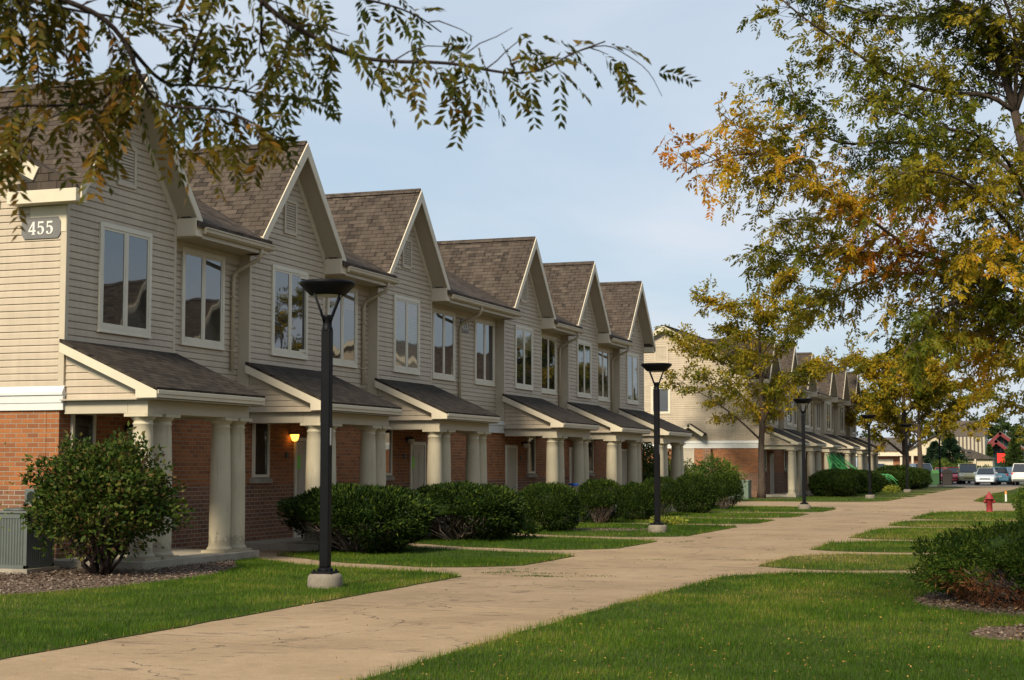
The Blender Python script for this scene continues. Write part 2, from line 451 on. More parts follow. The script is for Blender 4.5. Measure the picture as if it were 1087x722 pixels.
# ------------------------------------------------------------------ light
SUN_AZ, SUN_EL = R(187), R(37)          # clockwise from +Y
w = bpy.data.worlds.new('World'); scene.world = w; w.use_nodes = True
nt = w.node_tree; nt.nodes.clear()
wo = nt.nodes.new('ShaderNodeOutputWorld'); bg = nt.nodes.new('ShaderNodeBackground')
sky = nt.nodes.new('ShaderNodeTexSky'); sky.sky_type = 'NISHITA'; sky.sun_disc = False
sky.sun_elevation = SUN_EL; sky.sun_rotation = SUN_AZ; sky.air_density = 1.0; sky.dust_density = 1.2; sky.ozone_density = 1.4
tc = nt.nodes.new('ShaderNodeTexCoord')
sep = nt.nodes.new('ShaderNodeSeparateXYZ'); nt.links.new(tc.outputs['Generated'], sep.inputs[0])
def wm(op, a, b):
    n = nt.nodes.new('ShaderNodeMath'); n.operation = op
    for i, v in enumerate((a, b)):
        if isinstance(v, bpy.types.NodeSocket): nt.links.new(v, n.inputs[i])
        else: n.inputs[i].default_value = v
    return n.outputs[0]
zz = wm('ADD', wm('MAXIMUM', sep.outputs[2], 0.0), .12)
cx, cy = wm('DIVIDE', sep.outputs[0], zz), wm('DIVIDE', sep.outputs[1], zz)
cmb = nt.nodes.new('ShaderNodeCombineXYZ'); nt.links.new(cx, cmb.inputs[0]); nt.links.new(cy, cmb.inputs[1])
cn = nt.nodes.new('ShaderNodeTexNoise'); cn.inputs['Scale'].default_value = .55; cn.inputs['Detail'].default_value = 7; cn.inputs['Roughness'].default_value = .52; cn.inputs['Distortion'].default_value = .4
nt.links.new(cmb.outputs[0], cn.inputs['Vector'])
cr = nt.nodes.new('ShaderNodeValToRGB'); nt.links.new(cn.outputs['Fac'], cr.inputs[0])
cr.color_ramp.elements[0].position = .36; cr.color_ramp.elements[0].color = (.72, .72, .72, 1)
cr.color_ramp.elements[1].position = .66; cr.color_ramp.elements[1].color = (.97, .97, .97, 1)
mx = nt.nodes.new('ShaderNodeMix'); mx.data_type = 'RGBA'
nt.links.new(cr.outputs[0], mx.inputs[0]); nt.links.new(sky.outputs[0], mx.inputs[6])
cr2 = nt.nodes.new('ShaderNodeValToRGB'); nt.links.new(cn.outputs['Fac'], cr2.inputs[0])
cr2.color_ramp.elements[0].position = .40; cr2.color_ramp.elements[0].color = (.37, .45, .53, 1)
cr2.color_ramp.elements[1].position = .68; cr2.color_ramp.elements[1].color = (.545, .57, .62, 1)
br = nt.nodes.new('ShaderNodeVectorMath'); br.operation = 'SCALE'; nt.links.new(cr2.outputs[0], br.inputs[0]); br.inputs['Scale'].default_value = 10.2
nt.links.new(br.outputs[0], mx.inputs[7])
nt.links.new(mx.outputs[2], bg.inputs[0]); bg.inputs[1].default_value = .10
nt.links.new(bg.outputs[0], wo.inputs[0])
sd = bpy.data.lights.new('sun', 'SUN'); so = bpy.data.objects.new('sun', sd); COL.objects.link(so)
sd.energy = 3.9; sd.angle = R(14); sd.color = (1, .885, .68)
tosun = Vector((math.sin(SUN_AZ) * math.cos(SUN_EL), math.cos(SUN_AZ) * math.cos(SUN_EL), math.sin(SUN_EL)))
so.rotation_euler = tosun.to_track_quat('Z', 'Y').to_euler(); so.location = (0, 0, 30)
scene.view_settings.view_transform = 'Standard'; scene.view_settings.look = 'None'; scene.view_settings.gamma = 1
scene.view_settings.use_curve_mapping = False
scene.view_settings.exposure = 0.52

# ------------------------------------------------------------------ the townhouse row (local: x out of the facade, y along it, z up)
G = [0, 6.3, 12.65, 21.7, 28.0, 34.3]
GW, LEN, BACK = 3.45, 37.75, -11.2
EAVE, SL, RIDGE_X = 6.27, .52, -5.35
def roof_z(x): return EAVE + SL * (.5 - x)
APEX, GS = 8.66, 1.18
LAP = .118
def clap(mb, span, z0, z1, face, lap=LAP, out=.026):
    """overlapping boards; span(z) gives the two ends, face(u, off, z) puts a point on the wall"""
    z = z0
    while z < z1 - 1e-4:
        t = min(z + lap, z1)
        a0, b0 = span(z); a1, b1 = span(t)
        if b0 - a0 > .02:
            if b1 - a1 < .005: a1 = b1 = (a0 + b0) / 2; b1 += .004
            k = .72; am, bm = a0 + (a1 - a0) * k, b0 + (b1 - b0) * k; zm = z + (t - z) * k
            mb.add([face(a0, out, z), face(b0, out, z), face(bm, out * .80, zm), face(am, out * .80, zm), face(b1, .001, t), face(a1, .001, t)], [(0, 1, 2, 3), (3, 2, 4, 5)])
            mb.add([face(a0, 0, z), face(b0, 0, z), face(b0, out, z), face(a0, out, z)], [(0, 1, 2, 3)])
        z = t
def fx(x0):
    return lambda u, o, z: (x0 + o, u, z)

def window_unit(root, x, y0, y1, z0, z1, mull=True, open_sash=False, blind=()):
    f = MB(); T = .085
    f.box((x, y0, z0), (x + .045, y0 + T, z1)).box((x, y1 - T, z0), (x + .045, y1, z1))
    f.box((x, y0 + T, z1 - T), (x + .047, y1 - T, z1)).box((x, y0 + T, z0), (x + .047, y1 - T, z0 + T * 1.25))
    f.box((x, y0 - .02, z0 - .02), (x + .06, y1 + .02, z0 + .012))
    iy0, iy1, iz0, iz1 = y0 + T, y1 - T, z0 + T * 1.25, z1 - T
    ym = (iy0 + iy1) / 2
    segs = [(iy0, ym - .025), (ym + .025, iy1)] if mull else [(iy0, iy1)]
    if mull: f.box((x, ym - .025, iz0), (x + .04, ym + .025, iz1))
    S = .045
    for a, b in segs:                                             # sashes
        f.box((x + .012, a, iz0), (x + .034, a + S, iz1)).box((x + .012, b - S, iz0), (x + .034, b, iz1))
        f.box((x + .012, a + S, iz0), (x + .033, b - S, iz0 + S)).box((x + .012, a + S, iz1 - S), (x + .033, b - S, iz1))
    o = f.build('window', M['winframe'], root, .004)
    for k, (a, b) in enumerate(segs):
        zc = iz0 + S
        if k in dict(blind):                                      # a blind drawn part of the way down
            zc = iz1 - S - dict(blind)[k] * (iz1 - iz0 - 2 * S)
            MB().box((x + .006, a + S, zc), (x + .0205, b - S, iz1 - S)).build('pane', M['blind'], o)
        if zc > iz0 + S + .02 or k not in dict(blind): MB().box((x + .006, a + S, iz0 + S), (x + .021, b - S, zc if k in dict(blind) else iz1 - S)).build('pane', M['glass'], o)
    if open_sash:                                                 # one casement standing ajar, hinged at its far side
        s = MB(); w_ = segs[1][1] - segs[1][0]
        s.box((0, -w_, iz0 + .03), (.03, -w_ + .05, iz1 - .02)).box((0, -.05, iz0 + .03), (.03, 0, iz1 - .02))
        s.box((0, -w_ + .05, iz0 + .03), (.029, -.05, iz0 + .09)).box((0, -w_ + .05, iz1 - .08), (.029, -.05, iz1 - .02))
        c = s.build('open_sash', M['winframe'], o); c.location = (x + .05, segs[1][1], 0); c.rotation_euler = (0, 0, R(-12))
    return o

def digits(text, h, mat, name, parent, loc, rot):
    D = {'4': [[(.30, 0), (.62, 0), (.62, .06), (.54, .06), (.54, .22), (.66, .22), (.66, .34), (.54, .34), (.54, 1), (.40, 1), (0, .33), (0, .22), (.38, .22), (.38, .06), (.30, .06)], [(.38, .34), (.38, .76), (.12, .34)]],
         '5': [[(.08, 1), (.56, 1), (.56, .86), (.18, .86), (.16, .62), (.26, .66), (.36, .66), (.5, .6), (.6, .48), (.62, .33), (.58, .17), (.47, .05), (.3, -.01), (.12, .02), (.02, .12), (.03, .22), (.12, .25), (.18, .2), (.18, .1), (.27, .05), (.36, .08), (.42, .18), (.43, .34), (.4, .48), (.31, .56), (.2, .55), (.12, .5), (.06, .5)]],
         '3': [[(.06, .8), (.1, .93), (.25, 1.01), (.42, .99), (.54, .88), (.55, .73), (.48, .6), (.4, .55), (.52, .48), (.6, .35), (.58, .17), (.46, .04), (.28, -.01), (.1, .03), (.02, .14), (.05, .24), (.14, .26), (.19, .18), (.2, .08), (.3, .06), (.39, .14), (.42, .3), (.37, .44), (.27, .5), (.2, .5), (.2, .57), (.28, .58), (.36, .66), (.38, .8), (.33, .91), (.25, .93), (.2, .88), (.2, .78), (.12, .73)]]}
    cu = bpy.data.curves.new(name, 'CURVE'); cu.dimensions = '2D'; cu.fill_mode = 'BOTH'; cu.extrude = .006
    x = -.5 * (len(text) * .8 - .16) * h
    for ch in text:
        for loop in D[ch]:
            sp = cu.splines.new('POLY'); sp.points.add(len(loop) - 1); sp.use_cyclic_u = True
            for p, (a, b) in zip(sp.points, loop): p.co = (x + a * h, (b - .5) * h, 0, 1)
        x += .8 * h
    tmp = bpy.data.objects.new('tmp', cu)
    me = bpy.data.meshes.new_from_object(tmp); bpy.data.objects.remove(tmp); bpy.data.curves.remove(cu)
    me.name = name; me.materials.clear()
    o = link_mesh(name, me, mat, parent); o.location = loc; o.rotation_euler = rot
    return o

def build_row(root):
    # ---- siding
    sd_ = MB(); bd = MB(); tr = MB()
    zb = 2.95
    hw = GW / 2
    for i, g in enumerate(G):
        c = g + hw
        zt = APEX - .14
        def span(z, g=g, c=c, zt=zt):
            if z <= 6.3: return (g, g + GW)
            k = max(0.0, (zt - z) / GS); return (max(g, c - k), min(g + GW, c + k))
        clap(sd_, span, zb, zt - .02, fx(0))
        bd.poly([(-.004, g, zb), (-.004, g + GW, zb), (-.004, g + GW, 6.5), (-.004, c, zt), (-.004, g, 6.5)])
        if i < 5:
            e = G[i + 1]
            clap(sd_, lambda z, a=g + GW, b=e: (a, b), zb, 6.0, fx(-.25))
            bd.poly([(-.254, g + GW, zb), (-.254, e, zb), (-.254, e, 6.3), (-.254, g + GW, 6.3)])
        # corner boards with their returns into the recess
        tr.box((-.25, g - .016, zb), (.03, g + .075, 6.2)) if i else tr.box((-.09, -.026, zb), (.03, .075, 6.2))
        tr.box((-.25, g + GW - .075, zb), (.03, g + GW + .012, 6.2))
    # end walls: boards under the main rake
    for yy, sgn in ((0, -1), (LEN, 1)):
        def face(u, o, z, yy=yy, sgn=sgn): return (u, yy + sgn * o, z)
        def span2(z):
            top = z + .16
            if top <= roof_z(-.1): return (BACK, -.09)
            k = (top - EAVE) / SL
            return (2 * RIDGE_X - (.5 - k), .5 - k)
        clap(sd_, span2, zb + .06, roof_z(RIDGE_X) - .18, face)
        bd.poly([(BACK, yy - sgn * .004, zb), (-.02, yy - sgn * .004, zb), (-.02, yy - sgn * .004, roof_z(-.02) - .2), (RIDGE_X, yy - sgn * .004, roof_z(RIDGE_X) - .2), (BACK, yy - sgn * .004, roof_z(-.02) - .2)])
    bd.box((BACK - .02, .02, 0), (BACK, LEN - .02, 6.2))
    sd_.v += []
    o = sd_.build('siding', M['siding'], root)
    bd.build('wall_backing', M['siding'], root)
    build_split(tr, 'corner_trim', M['corner'], root, None, .006)
    # ---- brick storey
    up, lo = MB(), MB()
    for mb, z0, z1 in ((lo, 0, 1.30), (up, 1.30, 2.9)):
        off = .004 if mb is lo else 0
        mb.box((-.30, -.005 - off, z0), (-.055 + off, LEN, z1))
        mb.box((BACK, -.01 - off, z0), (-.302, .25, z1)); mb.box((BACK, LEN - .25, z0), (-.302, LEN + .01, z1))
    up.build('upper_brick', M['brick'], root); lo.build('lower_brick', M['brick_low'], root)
    # ---- flashing band round the foot of the siding
    fl = MB()
    for a, b in ((-.0, LEN),):
        fl.box((-.3, a, 2.64), (.03, b, 2.86)).prism([(-.3, a, 2.862), (.055, a, 2.862), (.055, a, 2.90), (.012, a, 2.99), (-.3, a, 2.99)], (0, b, 0))
    for yy, s in ((0, -1), (LEN, 1)):
        fl.box((BACK - .05, yy, 2.62), (.045, yy + s * .05, 2.74)).box((BACK - .05, yy, 2.742), (.047, yy + s * .062, 2.87))
        fl.prism([(BACK - .05, yy, 2.872), (BACK - .05, yy + s * .085, 2.872), (BACK - .05, yy + s * .085, 2.915), (BACK - .05, yy + s * .02, 3.03), (BACK - .05, yy, 3.03)], (-BACK + .1, 0, 0))
    fl.build('flashing', M['flash'], root)
    # ---- main roof
    rf = MB(); T = .11
    zr = roof_z(RIDGE_X)
    rf.slab([(-.32, -.30, roof_z(-.32)), (-.32, LEN + .30, roof_z(-.32)), (RIDGE_X, LEN + .30, zr), (RIDGE_X, -.30, zr)], T)
    bx = 2 * RIDGE_X - .5
    rf.slab([(RIDGE_X, -.30, zr), (RIDGE_X, LEN + .30, zr), (bx, LEN + .30, EAVE), (bx, -.30, EAVE)], T)
    for i in range(5):
        a, b = G[i] + GW + .02, G[i + 1] + .06
        rf.slab([(.5, a, EAVE), (.5, b, EAVE), (-.318, b, roof_z(-.318)), (-.318, a, roof_z(-.318))], T)
    rf.box((RIDGE_X - .13, -.31, zr - .035), (RIDGE_X + .13, LEN + .31, zr + .03))
    # small shingled returns at the two front corners
    for y0, y1 in ((-.296, .02), (LEN - .02, LEN + .296)):
        rf.prism([(-.95, y0 - .0, 6.30), (.38, y0, 6.30), (.38, y0, 6.36), (-.29, y0, 6.70), (-.52, y0, 6.45), (-.95, y0, 6.41)], (0, y1 - y0, 0))
    mr = rf.build('main_roof', M['shingle'], root)
    rk = MB()
    for y in (-.315, LEN + .315):
        for sx in (0, 1):
            x0 = -.34 if sx == 0 else 2 * RIDGE_X - .5
            p0 = Vector((x0, y, roof_z(-.34) - .03 if sx == 0 else EAVE - .03)); p1 = Vector((RIDGE_X, y, zr - .02))
            rk.beam(p0, p1, .035, .24)
        rk.prism([(RIDGE_X - .2, y - .02, zr - .12), (RIDGE_X, y - .02, zr - .012), (RIDGE_X + .2, y - .02, zr - .12), (RIDGE_X, y - .02, zr - .31)], (0, .04, 0))
        y_in = -.03 if y < 0 else LEN + .03
        rk.beam((-.2, y_in, roof_z(-.2) - .20), (RIDGE_X, y_in, zr - .20), .03, .17)
        rk.beam((2 * RIDGE_X + .2, y_in, roof_z(-.2) - .20), (RIDGE_X, y_in, zr - .20), .03, .17)
        s = -1 if y < 0 else 1
        yb = 0 if y < 0 else LEN
        rk.box((-.97, yb, 6.08), (.40, yb + s * .32, 6.298))                       # boxed eave return
        rk.box((-.70, yb, 5.62), (.02, yb + s * .035, 6.07))                       # frieze under it
    build_split(rk, 'rake_board', M['fascia'], mr, None, .006)
    # ---- cross gables
    for i, g in enumerate(G):
        c = g + hw; W_ = hw + .225; zl = APEX - GS * W_
        gr = MB()
        xf, xb = .42, .5 - (APEX - EAVE) / SL - .05
        for s in (-1, 1):
            q = [(xf, c, APEX), (xb, c, APEX), (.0 if (s < 0 and i == 0) or (s > 0 and i == 5) else -.35, c + s * W_, zl), (xf, c + s * W_, zl)]
            if s > 0: q = q[::-1]
            gr.slab(q, .07)
        gr.prism([(xb, c - .12, APEX - .085), (xb, c, APEX + .035), (xb, c + .12, APEX - .085), (xb, c, APEX - .03)], (xf - xb - .01, 0, 0))
        o = gr.build('gable_roof', M['shingle'], root)
        rb = MB()
        for s in (-1, 1):
            a = (xf + .005, c + s * (W_ + .005), zl - .035); b = (xf + .005, c, APEX - .02)
            rb.prism([(xf, c, APEX - .02), (xf, c + s * W_, zl - .02), (xf, c + s * W_, zl - .24), (xf, c, APEX - .24 - .08)], (.03, 0, 0))
            # trim along the wall under the rake
            rb.prism([(.002, c, APEX - .16), (.002, c + s * (hw + .0), APEX - .16 - GS * hw), (.002, c + s * hw, APEX - .42 - GS * hw), (.002, c, APEX - .42)], (.034, 0, 0))
        build_split(rb, 'rake_board', M['fascia'], o, None, .004)
        so_ = MB()
        for s in (-1, 1):
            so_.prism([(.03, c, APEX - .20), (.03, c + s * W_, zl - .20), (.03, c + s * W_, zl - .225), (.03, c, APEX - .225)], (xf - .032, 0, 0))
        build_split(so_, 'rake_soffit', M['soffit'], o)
        bxr = MB()
        for s in (-1, 1):
            if s < 0 and i == 0: continue
            if s > 0 and i == 5: continue
            y0 = g - .235 if s < 0 else g + GW
            bxr.box((-.25 if s > 0 else 0.0, y0, 6.0), (.445, y0 + .235, 6.22 + .12))
        if bxr.v: build_split(bxr, 'eave_return', M['fascia'], o, None, .006)
        # louvred gable vent
        v = MB(); vy0, vy1, vz0, vz1 = c - .29, c + .29, 6.66, 7.42
        v.box((.018, vy0, vz0), (.06, vy0 + .07, vz1)).box((.018, vy1 - .07, vz0), (.06, vy1, vz1)).box((.018, vy0 + .07, vz0), (.058, vy1 - .07, vz0 + .07)).box((.018, vy0 + .07, vz1 - .07), (.058, vy1 - .07, vz1))
        vo = v.build('gable_vent', M['vent'], root, .004)
        lv = MB()
        nl = 11
        for k in range(nl):
            z = vz0 + .075 + (vz1 - vz0 - .15) * k / nl
            lv.prism([(.048, vy0 + .07, z), (.022, vy0 + .07, z + .045), (.022, vy0 + .07, z + .055), (.048, vy0 + .07, z + .012)], (0, vy1 - vy0 - .14, 0))
        lv.build('louvre', M['vent'], vo)
        MB().box((.014, vy0 + .06, vz0 + .06), (.019, vy1 - .06, vz1 - .06)).build('vent_screen', M['dark'], vo)
        # windows
        window_unit(root, .014, g + .93, g + 2.57, 4.02, 5.93, open_sash=(i == 1), blind={2: ((0, 1.0), (1, 1.0)), 3: ((0, .35), (1, .35)), 5: ((1, .6),)}.get(i, ()))
        if i < 5:
            window_unit(root, -.236, g + 4.05, g + 5.67, 4.02, 5.90, blind={1: ((0, .25), (1, .25)), 4: ((0, .5), (1, .5))}.get(i, ()))
            if i == 2: window_unit(root, -.236, G[3] - 1.82, G[3] - .22, 4.02, 5.90)
            a, b = g + GW + .235, G[i + 1] + .06
            eb = MB()
            eb.box((-.25, a, 6.0), (.40, b, 6.02)).box((.40, a, 5.98), (.43, b, 6.17)).box((-.24, a, 5.80), (-.20, G[i + 1] - .02, 5.995))
            eb.box((-.0, b - .06, 5.995), (.40, b - .003, 6.2))
            eb.build('eave_soffit', M['beam'], root)
            gu = MB()
            prof = [(.432, 6.06), (.49, 6.06), (.53, 6.10), (.535, 6.15), (.55, 6.165), (.55, 6.19), (.538, 6.19), (.52, 6.165), (.515, 6.11), (.485, 6.075), (.445, 6.075), (.445, 6.19), (.432, 6.19)]
            gu.prism([(x, a - .02, z) for x, z in prof], (0, b - a + .04, 0))
            gu.box((.433, a - .022, 6.062), (.53, a - .012, 6.18)).box((.433, b + .012, 6.062), (.53, b + .022, 6.18))
            go = gu.build('gutter', M['gutter'], root)
            dy = g + 5.97
            d = MB().tube([(.46, dy, 6.07), (.46, dy, 5.98), (.40, dy, 5.86), (-.05, dy, 5.66), (-.15, dy, 5.58), (-.175, dy, 5.45), (-.175, dy, 3.62 if i != 2 else 3.05)], .042, 10)
            for z in (5.1, 4.0): d.box((-.245, dy - .06, z), (-.125, dy + .06, z + .03))
            d.build('downspout', M['gutter'], root)
        # ---- porch
        y0, y1 = g - .15, g + 3.52
        zt, ztf, xf2 = 3.80, 2.97, 1.90
        pr_ = MB(); pr_.slab([(xf2, y0, ztf), (xf2, y1, ztf), (.02, y1, zt), (.02, y0, zt)], .06)
        po = pr_.build('porch_roof', M['shingle_dark'], root)
        fa = MB(); fa.box((xf2 - .035, y0 + .03, 2.80), (xf2 + .0, y1 - .03, 2.925)); fa.box((xf2 - .02, y0 + .03, 2.86), (xf2 + .018, y1 - .03, 2.928))
        for yy in (y0, y1 - .035):
            fa.prism([(.02, yy, zt - .05), (xf2, yy, ztf - .05), (xf2, yy, 2.795), (xf2 - .40, yy, 2.795), (xf2 - .40, yy, 2.93), (.02, yy, zt - .22)], (0, .035, 0))
        fa.build('porch_fascia', M['fascia'], po, .005)
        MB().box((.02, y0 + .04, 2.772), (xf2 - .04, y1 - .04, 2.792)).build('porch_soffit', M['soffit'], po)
        bm_ = MB(); ya, yb = g + .01, g + 3.40
        bm_.box((1.26, ya, 2.55), (1.64, yb, 2.77)).box((.035, ya, 2.552), (1.258, ya + .34, 2.77)).box((.035, yb - .34, 2.552), (1.258, yb, 2.77))
        bm_.box((.04, ya + .34, 2.70), (1.26, yb - .34, 2.72))
        bm_.build('porch_beam', M['beam'], root, .006)
        sdp = MB(); slope = (zt - ztf) / (xf2 - .02)
        for yy, s in ((ya + .04, -1), (yb - .04, 1)):
            def face(u, o, z, yy=yy, s=s): return (u, yy + s * o, z)
            clap(sdp, lambda z: (.03, max(.03, min(1.6, (zt - .10 - z) / slope))), 2.775, 3.66, face)
            sdp.prism([(.03, yy - s * .01, 2.775), (1.72, yy - s * .01, 2.93), (.03, yy - s * .01, 3.68)], (0, -s * .03, 0))
        sps = dict(build_split(sdp, 'porch_gable', M['siding'], root, lambda c, m=g + GW / 2: c[1] > m))
        ft = MB()
        for yy, s in ((ya + .015, -1), (yb - .015, 1)):
            ft.prism([(.03, yy, zt - .20), (1.55, yy, zt - .20 - 1.55 * slope), (1.25, yy, zt - .36 - 1.25 * slope), (.03, yy, zt - .36)], (0, .03 * -s, 0))
        for (k_, f_) in build_split(ft, 'frieze_board', M['beam'], root, lambda c, m=g + GW / 2: c[1] > m): f_.parent = sps[k_]
        for cy_ in (.18, .75, 2.72, 3.25):
            c_ = MB(); n = 28; x_, y_ = 1.45, g + cy_
            c_.box((x_ - .235, y_ - .235, .15), (x_ + .235, y_ + .235, .195))
            c_.lathe([(.225, .196), (.23, .215), (.222, .235), (.205, .245), (.195, .27), (.190, .32), (.189, .9), (.184, 1.5), (.168, 2.2), (.158, 2.36), (.17, 2.372), (.17, 2.392), (.158, 2.40), (.158, 2.43), (.18, 2.455), (.205, 2.48), (.208, 2.495)], (x_, y_, 0), n)
            c_.box((x_ - .225, y_ - .225, 2.496), (x_ + .225, y_ + .225, 2.549))
            c_.build('column', M['column'], root)
        sl = MB(); sl.box((-.05, g - .25, 0), (1.76, g + 3.65, .15))
        sl.build('porch_slab', M['concrete'], root, .012)
        # door, ground-floor window, lamp, number plate
        mir = i >= 3
        def yy_(a): return g + (GW - a if mir else a)
        dc = g + (2.68 if not mir else .80)
        fr = MB(); fr.box((-.055, dc - .50, .15), (-.015, dc - .42, 2.30)).box((-.055, dc + .42, .15), (-.015, dc + .50, 2.30)).box((-.055, dc - .42, 2.22), (-.016, dc + .42, 2.30))
        fr.box((-.055, dc - .42, .15), (.0, dc + .42, .18))
        do = fr.build('door', M['winframe'], root)
        pn = MB().box((-.055, dc - .42, .18), (-.03, dc + .42, 2.22))
        for a, b, z0, z1 in ((-.32, -.05, .35, 1.0), (.05, .32, .35, 1.0), (-.32, -.05, 1.15, 2.05), (.05, .32, 1.15, 2.05)): pn.box((-.04, dc + a, z0), (-.022, dc + b, z1))
        pn.build('door_leaf', M['door'], do, .006)
        MB().lathe([(.0, 0), (.03, .002), (.03, .03), (.015, .035)], (-.028, dc + .34, 1.05), 12, True, 'x').build('door_handle', M['chrome'], do)
        if i in (1, 2):
            MB().box((-.022, dc - .40, 1.62), (-.018, dc - .25, 1.92)).build('paper_notice', M['greenpaper'], do)
        wy = g + (.66 if not mir else 2.62)
        wo_ = MB(); T2 = .06
        wo_.box((-.055, wy - .34, 1.45), (-.005, wy - .34 + T2, 2.62)).box((-.055, wy + .34 - T2, 1.45), (-.005, wy + .34, 2.62)).box((-.055, wy - .28, 2.56), (-.006, wy + .28, 2.62)).box((-.055, wy - .28, 1.45), (-.006, wy + .28, 1.51))
        wo = wo_.build('porch_window', M['winframe'], root)
        MB().box((-.053, wy - .28, 1.51), (-.034, wy + .28, 2.56)).build('pane', M['glass'], wo)
        MB().prism([(-.055, wy - .42, 1.33), (.03, wy - .42, 1.33), (.03, wy - .42, 1.41), (-.055, wy - .42, 1.448)], (0, .84, 0)).build('sill', M['concrete'], wo)
        ly = g + (1.98 if not mir else 1.80)
        la = MB().lathe([(.055, 0), (.055, .02), (.03, .03)], (-.056, ly, 2.36), 14, True, 'x')
        la.tube([(-.03, ly, 2.36), (.03, ly, 2.40), (.07, ly, 2.40)], .012, 8)
        la.lathe([(.10, 2.36), (.105, 2.375), (.05, 2.41), (.02, 2.43)], (.07, ly, 0), 16)
        lo_ = la.build('wall_lamp', M['dark'] if i != 1 else M['gutter'], root)
        MB().lathe([(.015, 2.215), (.05, 2.225), (.075, 2.27), (.088, 2.32), (.09, 2.36)], (.07, ly, 0), 16).build('lamp_shade', M['lit'] if i == 1 else M['unlit'], lo_)
        MB().box((-.055, g + (1.78 if not mir else 1.62), 1.86), (-.035, g + (1.90 if not mir else 1.74), 1.98)).build('unit_plate', M['dark'], root)

B1LOC = (-16, 22.68, 0)
row1 = empty('townhouse_row', B1LOC, 0, 'long row of beige clapboard gabled townhouses over brick, nearest one, numbered 455', 'building', 'townhouse rows')
build_row(row1)
row2 = copy_tree(row1); row2.location = (-16, 85.3, 0)
row2['label'] = 'second beige gabled townhouse row farther along the walkway, half hidden behind a yellowing tree'
row3 = copy_tree(row1); row3.location = (1.9, 60.4, 0); row3.rotation_euler = (0, 0, math.pi)
row3['label'] = 'townhouse row across the walkway, seen only as gables mirrored in the upstairs windows'
row4 = copy_tree(row3); row4.location = (1.9, 123.0, 0)
row4['label'] = 'farther townhouse row across the walkway, seen only mirrored in far upstairs windows'
# parts that only one of the rows has
def number_sign(root, text, y_face, c, w_, h, dh, rot):
    s = MB(); k = h * .22
    pts = [(-w_ / 2, -h / 2 + k), (-w_ / 2 + k * .7, -h / 2), (w_ / 2 - k * .7, -h / 2), (w_ / 2, -h / 2 + k), (w_ / 2, h / 2 - k), (w_ / 2 - k * .7, h / 2), (-w_ / 2 + k * .7, h / 2), (-w_ / 2, h / 2 - k)]
    s.prism([(a, b, 0) for a, b in pts], (0, 0, .025))
    o = s.build('number_sign', M['signgrey'], root); o.location = c; o.rotation_euler = rot
    digits(text, dh, M['signwhite'], 'numeral', o, (0, 0, .026), (0, 0, 0))
number_sign(row1, '455', 0, (-.47, -.022, 5.70), .78, .36, .22, (R(90), 0, 0))
number_sign(row1, '453', 0, (-.228, G[2] + 6.43, 5.60), .62, .36, .21, (R(90), 0, R(90)))
# the end wall of the second row: louvre, a window, a boarded opening and a small pent gable
ew = MB(); X0 = -4.75
def end_frame(x0, x1, z0, z1, t=.10):
    return MB().box((x0, -.06, z0), (x0 + t, -.0, z1)).box((x1 - t, -.06, z0), (x1, -.0, z1)).box((x0 + t, -.058, z0), (x1 - t, -.0, z0 + t)).box((x0 + t, -.058, z1 - t), (x1 - t, -.0, z1))
o = end_frame(-5.95, -5.15, 7.25, 8.28).build('end_vent', M['vent'], row2)
lv = MB()
for k in range(14): lv.prism([(-5.86, -.045, 7.34 + .062 * k), (-5.86, -.02, 7.39 + .062 * k), (-5.86, -.02, 7.40 + .062 * k), (-5.86, -.045, 7.352 + .062 * k)], (.62, 0, 0))
lv.build('louvre', M['siding'], o)
o = end_frame(-6.15, -5.05, 4.5, 6.0, .13).build('end_window', M['winframe'], row2)
MB().box((-6.03, -.03, 4.62), (-5.17, -.022, 5.88)).build('pane', M['glass'], o)
o = end_frame(-4.55, -3.75, .7, 2.60, .06).build('boarded_opening', M['beam'], row2)
MB().box((-4.5, -.03, .76), (-3.8, -.02, 2.55)).build('board', M['door'], o)
pg = MB()
for s in (-1, 1):
    pg.slab([(-3.9, -.75, 3.95), (-3.9, -.02, 3.95), (-3.9 + s * .85, -.02, 3.40), (-3.9 + s * .85, -.75, 3.40)][::(1 if s < 0 else -1)], .07)
o = pg.build('pent_gable', M['shingle_dark'], row2)
rb = MB()
for s in (-1, 1): rb.beam((-3.9 + s * .85, -.765, 3.385), (-3.9, -.765, 3.935), .03, .17)
build_split(rb, 'rake_board', M['fascia'], o)
MB().box((-3.15, -.5, 0), (-2.75, -.02, 2.6)).build('brown_upright', M['brick_low'], row2)  # upright block in the darker brown brick, against the end wall
# white downpipe by the nearest porch of the second row
MB().tube([(-.02, -.25, 2.6), (-.02, -.25, .3), (.12, -.3, .12)], .05, 8).build('downspout', M['fascia'], row2)

# ------------------------------------------------------------------ ground, walkway, lawns
def sheet(name, pts, z, mat, skirt=0.0, label=None):
    mb = MB(); n = len(pts)
    area = sum(pts[i][0] * pts[(i + 1) % n][1] - pts[(i + 1) % n][0] * pts[i][1] for i in range(n))
    if area < 0: pts = pts[::-1]
    top = [(x, y, z) for x, y in pts]
    if skirt:
        mb.add(top + [(x, y, z - skirt) for x, y in pts], [tuple(range(n))] + [(i, n + i, n + (i + 1) % n, (i + 1) % n) for i in range(n)])
    else: mb.poly(top)
    return tag(mb.build(name, mat), None, None, None, 'structure')
sheet('ground', [(-900, -200), (900, -200), (900, 1500), (-900, 1500)], 0, M['soil_grass'])
sheet('walkway', [(-16.2, -8), (1.0, -8), (1.0, 134), (-16.2, 134)], .004, M['path'])
sheet('parking_lot', [(-75, 134), (40, 134), (40, 186), (-75, 186)], .006, M['asphalt'])
W1 = [24.35, 30.2, 36.3, 45.3, 51.0, 57.6]      # where the porch walks leave the walkway
def smooth(a): return max(0.0, min(1.0, a))
